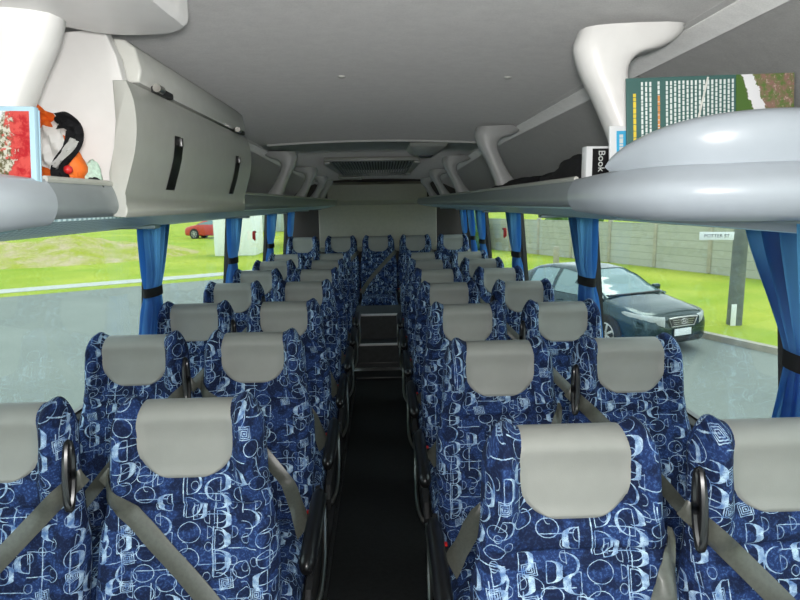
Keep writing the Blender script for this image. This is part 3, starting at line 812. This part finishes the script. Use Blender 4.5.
# brochure: long card standing on its side behind the dome
def photo_mat(name, kind):
    t = NT(name); o = t.obj(); sx, sy, sz = t.sep(o)
    n1 = t.noise(o, 55, 5, .7); n2 = t.noise(o, 130, 4, .7)
    if kind == 'garden':
        c = t.mix(t.ramp(n1, .42, .58), (.10, .17, .04), (.26, .14, .12))
        c = t.mix(t.ramp(n2, .56, .66), c, (.50, .36, .32))
        c = t.mix(t.ramp(t.mt('ADD', sx, t.mt('MULTIPLY', sz, .35)), .15, .13), c, (.07, .14, .03))
        sky = t.mt('LESS_THAN', t.mt('ABSOLUTE', t.mt('SUBTRACT', t.mt('ADD', sx, t.mt('MULTIPLY', sz, .35)), .147)), t.mt('ADD', .012, t.mt('MULTIPLY', t.mt('SUBTRACT', n1, .5), .03)))
        c = t.mix(sky, c, (.72, .72, .74))
    else:
        c = t.mix(t.ramp(n1, .44, .56), (.36, .012, .018), (.52, .07, .06))
        left = t.ramp(t.mt('ADD', sx, t.mt('MULTIPLY', t.mt('SUBTRACT', n1, .5), .10)), .076, .070)
        tree = t.mix(t.ramp(n2, .45, .55), (.10, .09, .04), (.50, .50, .42))
        c = t.mix(left, c, tree)
        top = t.ramp(t.mt('SUBTRACT', t.mt('SUBTRACT', sz, t.mt('MULTIPLY', t.mt('SUBTRACT', sx, .04), 1.2)), t.mt('MULTIPLY', n1, .03)), .018, .030)
        c = t.mix(top, c, (.72, .80, .84))
        bot = t.ramp(t.mt('ADD', sz, t.mt('MULTIPLY', n1, .01)), -.038, -.044); c = t.mix(bot, c, (.66, .64, .66))
    return t.bsdf(c, .35, spec=.5)
M['garden'] = photo_mat('garden_photo_print', 'garden'); M['redtree'] = photo_mat('red_tree_photo_print', 'tree')
t = empty('travel_brochure', (.652, 1.185, 1.640), 'green brochure with columns of print and garden photo, standing in the right rack end', 'brochure'); t.rotation_euler = (math.radians(-4), math.radians(-1.5), math.radians(1))
BW, BH = .335, .215
bm = bmesh.new(); box(bm, (0, .004, BH / 2), (BW, .004, BH), .0006); new('cover', bm, M['green'], t, smooth=False)
bm = bmesh.new(); box(bm, (.108, .0012, BH / 2 + .003), (.116, .0022, BH - .008)); ph = new('cover_photo', bm, M['garden'], t, smooth=False); ph['label'] = 'garden photo with brown path'
# printed lines run up the card, as on the photo
bm = bmesh.new(); random.seed(3)
for k in range(23):
    x = -.137 + k * .0082
    if k in (3, 5): continue
    z = BH - .008; end = BH - .12 - random.random() * .02
    while z > end:
        l = random.uniform(.004, .011); box(bm, (x, .0012, z - l / 2), (.0036, .0012, l * .9)); z -= l + .0010
new('printed_lines', bm, M['textw'], t, smooth=False)['label'] = 'white printed lines'
def marks(name, x, z0, z1, w, mat, y=.0010):
    bm = bmesh.new(); z = z0; rr = random.Random(int(z0 * 999))
    while z > z1:
        l = rr.uniform(.004, .012); box(bm, (x, y, z - l / 2), (w, .0012, l)); z -= l + .0014
    return new(name, bm, mat, t, smooth=False)
marks('printed_title', -.152, BH - .03, BH - .15, .0055, M['yellow'])['label'] = 'yellow printed title'
marks('printed_subtitle', -.1040, BH - .035, BH - .10, .0040, M['texto'])['label'] = 'orange printed subtitle'
bm = bmesh.new(); box(bm, (0, 0, 0), (.0035, .001, .085), rot=Matrix.Rotation(math.radians(14), 3, 'Y')); tt = new('paper_strip', bm, M['yellow'], t); tt.location = (-.018, -.002, BH - .045); tt['label'] = 'thin pale strip across the cover'; tt.data.materials[0] = M['offw']
# leaflet and guide book
t = empty('leaflet', (.528, 1.285, 1.622), 'white and sky-blue leaflet standing left of the green brochure', 'leaflet'); t.rotation_euler = (math.radians(-3), math.radians(-1), math.radians(6))
bm = bmesh.new(); box(bm, (0, 0, .075), (.085, .006, .15), .001); new('sheet', bm, M['paper'], t, smooth=False)
bm = bmesh.new(); box(bm, (-.016, -.0038, .102), (.024, .001, .075)); new('blue_panel', bm, M['bluepaper'], t, smooth=False)
marks('printed_heading', -.018, .132, .090, .0080, M['textw'], -.0045)['label'] = 'white printed heading'
t = empty('guide_book', (.532, 1.50, 1.618), 'small white guide book with black spine label reading Book, in the right rack', 'book'); t.rotation_euler = (0, 0, math.radians(4))
bm = bmesh.new(); box(bm, (0, 0, .065), (.062, .030, .13), .002); new('pages', bm, M['paper'], t)
bm = bmesh.new(); box(bm, (.006, -.0158, .070), (.044, .0012, .108)); new('spine_label', bm, M['black'], t, smooth=False)['label'] = 'black label'
textobj('Book I', .024, M['textw'], t, (.006, -.0172, .088), (math.radians(90), math.radians(90), 0))
# black jacket, lumpy cloth
def lump(bm, c, r, seed, amp=.25, sub=4, zmin=None):
    rnd = random.Random(seed); q = [Vector([rnd.uniform(-1, 1) for _ in range(3)]).normalized() for _ in range(16)]; w = [rnd.uniform(-1, 1) for _ in q]
    vs = bmesh.ops.create_icosphere(bm, subdivisions=sub, radius=1)['verts']
    for v in vs:
        n = v.co.normalized(); d = 1 + amp * sum(a * math.exp((n.dot(b) - 1) * 6) for a, b in zip(w, q)) + .06 * math.sin(n.x * 17 + n.z * 13 + seed)
        v.co = Vector((c[0] + n.x * r[0] * d, c[1] + n.y * r[1] * d, c[2] + n.z * r[2] * d))
        if zmin is not None and v.co.z < zmin: v.co.z = zmin
bm = bmesh.new(); lump(bm, (.66, 1.98, 1.68), (.12, .26, .055), 5, .45, zmin=1.622); lump(bm, (.60, 1.76, 1.665), (.08, .18, .050), 11, .4, zmin=1.622)
lump(bm, (.61, 2.45, 1.665), (.09, .40, .050), 17, .35, zmin=1.622); lump(bm, (.58, 2.95, 1.660), (.06, .30, .038), 19, .3, zmin=1.622); tag(new('jacket', bm, M['cloth']), 'crumpled black jacket lying in the right rack behind the guide book', 'jacket')
bm = bmesh.new(); lump(bm, (-.66, 2.62, 1.64), (.05, .12, .022), 8, .3, 3, zmin=1.622); tag(new('cloth', bm, M['navy']), 'small bright blue cloth in the left rack just behind the locker', 'cloth')
# left rack end: photo folder, hi-vis vest, dark bag
t = empty('photo_folder', (-.645, .975, 1.632), 'clear folder with red flowering tree photo, at the left edge in the rack end', 'folder'); t.rotation_euler = (math.radians(-4), math.radians(2), math.radians(-4))
bm = bmesh.new(); box(bm, (0, .006, .074), (.216, .012, .150), .002); new('sleeve', bm, M['clear'], t)
bm = bmesh.new(); box(bm, (0, 0, 0), (.206, .0015, .138)); q = new('photo_sheet', bm, M['redtree'], t, smooth=False); q.location = (-.003, -.001, .072)
for k in range(3):
    bm = bmesh.new(); box(bm, (.101 + k * .0035, .004 + k * .004, .072), (.0012, .002, .146)); new('sleeve_edge', bm, M['paper'] if k % 2 else M['clear'], t)
def ribbon(pts, w, th, mat, name, parent, seed=0):
    P = catmull(pts, 8); bm = bmesh.new(); rows = []
    for i, p in enumerate(P):
        d = (P[min(i + 1, len(P) - 1)] - P[max(i - 1, 0)]).normalized(); a = d.cross(Vector((0, -1, 0))).normalized()
        rows.append([p + a * w * (k / 6 - .5) + Vector((0, -.007 * math.sin(k * 1.9 + i * .35 + seed) , 0)) for k in range(7)])
    grid(bm, rows); bmesh.ops.solidify(bm, geom=bm.faces[:], thickness=th)
    return new(name, bm, mat, parent, angle=60)
t = empty('hi_vis_vest', (-.62, 1.19, 1.622), 'orange hi-vis vest with white reflective band stuffed in the left rack', 'vest'); L = t.location
def RL(l): return [(a - L.x, b - L.y, c - L.z) for a, b, c in l]
bm = bmesh.new(); lump(bm, (-.635 - L.x, 1.21 - L.y, 1.690 - L.z), (.055, .034, .062), 3, .25, zmin=.0); new('body', bm, M['orange'], t)
ribbon(RL([(-.668, 1.17, 1.822), (-.645, 1.16, 1.806), (-.625, 1.16, 1.786), (-.600, 1.16, 1.776)]), .034, .006, M['orange'], 'collar', t)
b_ = ribbon(RL([(-.620, 1.17, 1.780), (-.612, 1.155, 1.75), (-.607, 1.155, 1.71), (-.612, 1.16, 1.692)]), .056, .006, M['wht'], 'reflective_band', t, 1); b_['label'] = 'white reflective band'
ribbon(RL([(-.615, 1.165, 1.706), (-.602, 1.155, 1.675), (-.600, 1.16, 1.630)]), .045, .006, M['orange'], 'hem', t, 2)
t = empty('sports_bag', (-.57, 1.19, 1.622), 'black and white folded bag strap beside the hi-vis vest, in front of the locker', 'bag'); L = t.location
bm = bmesh.new(); lump(bm, (-.562 - L.x, 1.205 - L.y, 1.650 - L.z), (.018, .022, .028), 21, .2, zmin=0); new('body', bm, M['cloth'], t)
ribbon(RL([(-.592, 1.155, 1.778), (-.572, 1.145, 1.779), (-.552, 1.145, 1.762), (-.562, 1.14, 1.733), (-.582, 1.14, 1.700), (-.586, 1.145, 1.665), (-.570, 1.15, 1.630)]), .030, .012, M['cloth'], 'strap', t, 3)
ribbon(RL([(-.548, 1.130, 1.742), (-.565, 1.12, 1.718), (-.585, 1.12, 1.694)]), .013, .003, M['wht'], 'piping', t, 3)['label'] = 'white piping'
bm = bmesh.new(); lump(bm, (-.566 - L.x, 1.13 - L.y, 1.690 - L.z), (.007, .007, .008), 2, .1, 3); new('toggle', bm, M['red'], t)['label'] = 'red toggle'
bm = bmesh.new(); lump(bm, (-.572, 1.235, 1.672), (.018, .016, .046), 31, .3, 3, zmin=1.622); tag(new('mesh_bag', bm, M['palegreen']), 'pale green mesh bag squeezed against the white locker side', 'bag')

# ------------------------------------------------------------------ outside
H = Vector((.385, -.923, 0)); Nn = Vector((.923, .385, 0))     # along the right-hand street, and away from it
K0 = Vector((6.42, 12.0, GZ))
bm = bmesh.new(); box(bm, (0, 20, GZ - .1), (300, 300, .2)); struct('ground', bm, M['grass'], smooth=False)['label'] = 'bright green lawn'
def slab(name, poly, z0, z1, mat, label=None):
    bm = bmesh.new(); prism(bm, [(p[0], p[1]) for p in poly], z0, z1, axis='z')
    o = struct(name, bm, mat, smooth=False)
    if label: o['label'] = label
    return o
a = K0 + H * 60; b = K0 - H * 26
slab('road', [(a.x, a.y), (b.x, b.y), (-1.5, 27.0), (-6.7, 23.4), (-12.6, 19.8), (-24, 12.8), (-60, -8), (-60, -60)], GZ, GZ + .012, M['asphalt'], 'pale grey asphalt road')
def strip(name, p, q, nrm, w0, w1, z0, z1, mat, label=None):
    P = [p + nrm * w0, q + nrm * w0, q + nrm * w1, p + nrm * w1]
    return slab(name, [(v.x, v.y) for v in P], z0, z1, mat, label)
strip('kerb', a, b, Nn, 0, .16, GZ, GZ + .13, M['kerb'], 'concrete kerb along the right verge')
strip('verge', a, b, Nn, .16, 1.4, GZ, GZ + .12, M['grass'], 'grass verge behind the kerb')
LP = [Vector((-60, -8, 0)), Vector((-24, 12.8, 0)), Vector((-12.6, 19.8, 0)), Vector((-6.7, 23.4, 0)), Vector((-1.5, 27, 0))]
bm = bmesh.new()
def off(i, d):
    p = LP[i]; q = (LP[min(i + 1, 4)] - LP[max(i - 1, 0)]).normalized(); return p + Vector((-q.y, q.x, 0)) * d
poly = [off(i, 1.15) for i in range(5)] + [off(i, 2.3) for i in range(4, -1, -1)]
prism(bm, [(p.x, p.y) for p in poly], GZ, GZ + .02, axis='z'); struct('footpath', bm, M['path'], smooth=False)['label'] = 'pale footpath across the left verge'
# mound
bm = bmesh.new(); rows = []
for i in range(41):
    r = []
    for j in range(41):
        u, v = i / 20 - 1, j / 20 - 1; e = max(0, 1 - (u * u + v * v)); nz = .5 + .3 * math.sin(u * 9 + v * 5) + .25 * math.sin(u * 17 - v * 13) + .15 * math.sin(u * 31 + v * 29)
        r.append((-19.5 + u * 8.0 + v * 1.5, 36 + v * 7, GZ - .03 + 1.35 * e * (.55 + .4 * nz)))
    rows.append(r)
grid(bm, rows); tag(new('dirt_mound', bm, M['dirt']), 'low mound of bare dirt on the lawn beyond the left road', 'mound')
# buildings
t = empty('shed', (-8.45, 34.8, GZ), 'plain bright white wall of a shed on the left lawn', 'building')
bm = bmesh.new(); box(bm, (0, 1.2, 1.45), (2.35, 2.4, 2.9), .03); new('wall', bm, M['bldw'], t)
bm = bmesh.new(); box(bm, (0, 1.2, 2.96), (2.6, 2.8, .12), .02); new('roof', bm, M['bldb'], t)
t = empty('house', (-11.2, 66, GZ), 'brown clad house behind the white shed with a pale lower wall', 'building')
bm = bmesh.new(); box(bm, (0, 3, 1.1), (8, 6, 2.2), .02); new('lower_wall', bm, M['bldg'], t)
bm = bmesh.new(); box(bm, (0, 3, 3.0), (8.2, 6.2, 1.6), .02); new('upper_wall', bm, M['bldb'], t)
bm = bmesh.new(); prism(bm, [(-4.6, 3.8), (4.6, 3.8), (0, 5.2)], -.4, 6.4); new('roof', bm, M['bldb'], t, smooth=False)
t = empty('garage', (-3.6, 41, GZ), 'pale grey-green garage seen through the far left windows', 'building', rz=.15)
bm = bmesh.new(); box(bm, (0, 3, 1.3), (5.4, 6, 2.6), .02); new('wall', bm, M['bldg'], t)
bm = bmesh.new(); prism(bm, [(-2.9, 2.6), (2.9, 2.6), (0, 3.5)], -.2, 6.2); new('roof', bm, M['bldg'], t, smooth=False)
# fence: posts and panels
F0 = Vector((13.35, 19.8, GZ)); yaw = math.atan2(-H.y, -H.x)
t = empty('fence', F0 + H * 13, 'long grey concrete panel fence across the lawn on the right', 'fence', rz=yaw)
for k in range(17):
    bm = bmesh.new(); box(bm, (k * 2.6 + 1.3, 0, .92), (2.56, .07, 1.84)); new('fence_panel', bm, M['block'], t, smooth=False)
    bm = bmesh.new(); box(bm, (k * 2.6, 0, .98), (.16, .16, 1.90), .02); new('fence_post', bm, M['kerb'], t)
for dx, dd, lab in ((7.75, 26.5, 'cream marker post standing on the lawn behind the parked car'),):
    bm = bmesh.new(); box(bm, (dx, dd, GZ + .40), (.22, .22, .80), .02); tag(new('marker_post', bm, M['kerb']), lab, 'post')
# power pole with street sign
px, py = 7.60, 12.55
t = empty('power_pole', (px, py, GZ), 'thick grey pole on the grass right of the parked car', 'pole')
bm = bmesh.new(); tube(bm, [(0, 0, 0), (.02, 0, 3), (.05, 0, 8)], [.155, .14, .11], 16); new('shaft', bm, M['pole'], t)
bm = bmesh.new(); box(bm, (-.11, -.145, .34), (.11, .02, .5), .004); new('marker_plate', bm, M['plate'], t)['label'] = 'white plate near the foot'
st = empty('street_sign', (px - .50, py + .02, GZ + 2.04), 'white street name sign reading Potter St beside the grey pole', 'sign')
bm = bmesh.new(); box(bm, (0, 0, .0), (.66, .02, .17), .004); new('sign_board', bm, M['plate'], st)
tx = textobj('POTTER ST', .098, M['black'], st, (0, -.012, 0), (math.radians(90), 0, 0)); st.rotation_euler.z = -.35
# bushes
for i, (x, y, r, nm) in enumerate(((4.6, 36, 1.6, 'nearer the fence end'), (2.0, 40, 2.2, 'farther left behind the rear windows'), (13.5, 42, 2.0, 'beyond the concrete fence'))):
    bm = bmesh.new(); lump(bm, (x, y, GZ + r * .6), (r, r, r * .9), 40 + i, .35, 4, zmin=GZ)
    tag(new('bush', bm, M['leaf']), f'round green bush {nm}, seen through the right windows', 'bush', 'distant bushes')

# ---- cars
def car(name, loc, rz, paint, label, detail=True, zs=1.0):
    t = empty(name, loc, label, 'car', rz=rz)          # local: nose at y=0 facing -y, body towards +y
    TOP = [(0, .62), (.05, .70), (.25, .79), (.7, .88), (1.2, .97), (1.45, 1.0), (2.0, .99), (3.0, .98), (3.9, 1.0), (4.4, 1.0), (4.7, .93), (4.8, .80)]
    WD = [(0, .50), (.04, .66), (.14, .78), (.35, .87), (.8, .905), (2.4, .915), (4.0, .90), (4.5, .84), (4.72, .74), (4.8, .60)]
    LOW = [(0, .30), (.1, .21), (.5, .19), (4.3, .19), (4.7, .26), (4.8, .38)]
    YS = [0, .02, .05, .09, .14, .2, .28, .36] + [.36 + .13 * k for k in range(1, 32)] + [4.45, 4.55, 4.63, 4.7, 4.75, 4.78, 4.8]
    YS = sorted(set(YS)); bm = bmesh.new(); rows = []
    for y in YS:
        w = interp(y, WD); zt = interp(y, TOP); zl = interp(y, LOW); h = zt - zl
        half = [(0, zt + .03 * sst(0, .4, y)), (.45 * w, zt + .025 * sst(0, .4, y)), (.72 * w, zt + .005), (.86 * w, zt - .02), (.94 * w, zt - .06), (.985 * w, zt - .14), (w, zl + h * .62), (w * .995, zl + h * .4), (w * .975, zl + h * .2), (w * .93, zl + .04), (w * .8, zl), (0, zl)]
        ring = [(a, y, b) for a, b in half] + [(-a, y, b) for a, b in reversed(half[1:-1])]
        rows.append(ring)
    V = grid(bm, rows, closed=True); cap(bm, V[0]); cap(bm, V[-1]); body = new('body', bm, paint, t, angle=50)
    # greenhouse
    RF = [(1.12, .985), (1.35, 1.10), (1.75, 1.32), (2.05, 1.42), (2.5, 1.465), (3.0, 1.46), (3.4, 1.41), (3.75, 1.27), (4.1, 1.08), (4.28, 1.0)]
    def sect(y, o=0):
        zr = interp(y, RF) + o; k = (zr - .96) / .5
        wt = .80 - .22 * k + o; wb = .845 + o
        return [(-wb, .95), (-(wb * .6 + wt * .4), .95 + (zr - .95) * .45), (-wt - .015, zr - .07), (-wt * .93, zr - .022), (-wt * .6, zr - .004), (0, zr), (wt * .6, zr - .004), (wt * .93, zr - .022), (wt + .015, zr - .07), (wb * .6 + wt * .4, .95 + (zr - .95) * .45), (wb, .95)]
    ys = [1.12 + k * (4.28 - 1.12) / 46 for k in range(47)]
    bm = bmesh.new(); grid(bm, [[(a, y, b) for a, b in sect(y)] for y in ys]); new('cabin_glass', bm, M['carglass'], t, angle=60)
    bm = bmesh.new(); yr = [y for y in ys if 1.98 < y < 3.62]; R = [[(a, y, b + .004) for a, b in sect(y, .008)[2:9]] for y in yr]; grid(bm, R)
    for ya, yb in ((1.12, 2.02), (3.55, 4.28)):
        pr_ = [y for y in ys if ya - .05 <= y <= yb + .05]
        for sl in (slice(1, 4), slice(7, 10)): grid(bm, [[(a, y, b + .003) for a, b in sect(y, .008)[sl]] for y in pr_])
    for yc, wd in ((2.62, .05), (1.15, .03), (3.50, .06)):
        for sl in (slice(0, 4), slice(7, 11)): grid(bm, [[(a, y, b) for a, b in sect(yc if False else y, .008)[sl]] for y in (yc - wd, yc, yc + wd)])
    new('roof_panel', bm, paint, t, angle=60)
    for (wy) in (.92, 3.70):
        for s in (-1, 1):
            bm = bmesh.new(); cyl(bm, (s * .70, wy, .33), (s * .922, wy, .33), .365, 32); new('wheel_arch', bm, M['blackmatt'], t)
            bm = bmesh.new(); tube(bm, [(s * .72, wy, .315), (s * .91, wy, .315), (s * .932, wy, .315)], [.315, .315, .29], 32); w = new('wheel', bm, M['tyre'], t)
            bm = bmesh.new(); cyl(bm, (s * .925, wy, .315), (s * .938, wy, .315), .05, 12)
            for k in range(7):
                a = 2 * PI * k / 7; box(bm, (s * .935, wy + .12 * math.cos(a), .315 + .12 * math.sin(a)), (.012, .20, .045), .004, rot=Matrix.Rotation(a, 3, 'X'))
            tube(bm, [(s * .934, wy + .215 * math.cos(2 * PI * k / 32), .315 + .215 * math.sin(2 * PI * k / 32)) for k in range(33)], .012, 6)
            new('wheel_rim', bm, M['alloy'], w)
    if detail:
        for s in (-1, 1):
            bm = bmesh.new(); pts = catmull([(s * .40, .035, .66), (s * .52, .06, .685), (s * .68, .155, .715), (s * .79, .34, .745), (s * .845, .60, .79)], 6); n = len(pts)
            rows = []
            for i, p in enumerate(pts):
                g = i / (n - 1); hh = .12 * (1 - g) ** .5 + .014
                rows.append([(p.x + s * (.028 if 0 < k < 5 else 0), p.y - (.035 * (1 - g) if 0 < k < 5 else 0) - .01, p.z - hh + hh * 1.6 * k / 5) for k in range(6)])
            grid(bm, rows); bmesh.ops.solidify(bm, geom=bm.faces[:], thickness=.02); new('headlamp', bm, M['lamp'], t, angle=60)
            bm = bmesh.new(); box(bm, (s * .97, 1.52, 1.02), (.20, .11, .13), .04, 3); new('door_mirror', bm, paint, t)
            for yy in (1.95, 3.0):
                bm = bmesh.new(); box(bm, (s * .925, yy + .35, .80), (.03, .17, .03), .01); new('door_handle', bm, paint, t)
                bm = bmesh.new(); box(bm, (s * .915, yy - .45, .62), (.006, .008, .62)); new('door_gap', bm, M['blackmatt'], t)
        bm = bmesh.new(); prism(bm, [(-.34, .705), (.34, .705), (.27, .565), (-.27, .565)], -.035, .02, bev=.008); gr = new('grille', bm, M['blackmatt'], t)
        bm = bmesh.new()
        tube(bm, [(-.35, -.03, .71), (-.15, -.045, .725), (.15, -.045, .725), (.35, -.03, .71)], .016, 8)
        for z in (.675, .635, .600): box(bm, (0, -.038, z), (.56 - (.705 - z) * .8, .012, .012), .003)
        tube(bm, [(-.35, -.03, .71), (-.28, -.035, .56), (.28, -.035, .56), (.35, -.03, .71)], .010, 6); new('grille_bar', bm, M['chrome'], gr)
        bm = bmesh.new(); tube(bm, [(.085 * math.cos(2 * PI * k / 24), -.052, .645 + .048 * math.sin(2 * PI * k / 24)) for k in range(25)], .008, 6)
        tube(bm, [(-.045, -.052, .61), (-.020, -.052, .68)], .008, 6); tube(bm, [(.020, -.052, .61), (.045, -.052, .68)], .008, 6); tube(bm, [(-.03, -.052, .640), (.03, -.052, .652)], .008, 6)
        new('emblem', bm, M['chrome'], gr)['label'] = 'chrome oval emblem with slanted H'
        bm = bmesh.new(); box(bm, (0, -.035, .45), (.42, .015, .13), .005); new('number_plate', bm, M['plate'], t)
        bm = bmesh.new(); box(bm, (0, .02, .31), (.95, .06, .09), .02); new('lower_intake', bm, M['blackmatt'], t)
        bm = bmesh.new(); box(bm, (0, 1.17, 1.0), (1.35, .12, .02), .005); new('wiper_cowl', bm, M['blackmatt'], t)
    return t
car('parked_car', (5.42, 10.55, GZ), math.atan2(.385, .923), M['paint'], 'dark green sedan parked at the right kerb facing the coach')
car('parked_car', (-17.6, 55.5, GZ), math.radians(-100), M['redpaint'], 'small red car on the far lawn seen through the left window', detail=False)
bpy.data.objects['parked_car.001'].scale = (1.1, 1.15, 1.3)

# ------------------------------------------------------------------ light, sky, camera
w = bpy.data.worlds.new('World'); bpy.context.scene.world = w; w.use_nodes = True
nt = w.node_tree; nt.nodes.clear()
out = nt.nodes.new('ShaderNodeOutputWorld'); bg = nt.nodes.new('ShaderNodeBackground')
tc = nt.nodes.new('ShaderNodeTexCoord'); sp = nt.nodes.new('ShaderNodeSeparateXYZ'); mr = nt.nodes.new('ShaderNodeMapRange')
nt.links.new(tc.outputs['Generated'], sp.inputs[0]); nt.links.new(sp.outputs[2], mr.inputs[0]); mr.inputs[1].default_value = -.05; mr.inputs[2].default_value = .6
mx = nt.nodes.new('ShaderNodeMix'); mx.data_type = 'RGBA'; nt.links.new(mr.outputs[0], mx.inputs[0])
mx.inputs[6].default_value = (.90, .95, 1, 1); mx.inputs[7].default_value = (.80, .90, 1, 1)
nt.links.new(mx.outputs[2], bg.inputs[0]); bg.inputs[1].default_value = 2.4; nt.links.new(bg.outputs[0], out.inputs[0])
def lamp(typ, name, loc, e, **kw):
    l = bpy.data.lights.new(name, typ); l.energy = e
    for k, v in kw.items(): setattr(l, k, v)
    o = bpy.data.objects.new(name, l); C.objects.link(o); o.location = loc; return o
s = lamp('SUN', 'hazy_sun', (0, 0, 20), 1.5, angle=math.radians(25), color=(1, .97, .9)); s.rotation_euler = (math.radians(-28), math.radians(22), 0)
lamp('POINT', 'camera_flash', (0.0, .0, 1.66), 78, shadow_soft_size=.05, color=(1, .98, .96))

cam = bpy.data.cameras.new('Camera'); co = bpy.data.objects.new('Camera', cam); C.objects.link(co)
cam.sensor_width = 36; cam.lens = 27.0; cam.clip_start = .02
p = math.radians(9.2); ywr = math.radians(-1.62); roll = math.radians(1.0)
R = Matrix.Rotation(ywr, 4, 'Z') @ Matrix.Rotation(PI / 2 - p, 4, 'X') @ Matrix.Rotation(-roll, 4, 'Z')
co.matrix_world = Matrix.Translation((0, 0, 1.62)) @ R
sc = bpy.context.scene; sc.camera = co
sc.view_settings.view_transform = 'Standard'; sc.view_settings.look = 'None'; sc.view_settings.gamma = 1; sc.view_settings.use_curve_mapping = False
sc.view_settings.exposure = 0.0
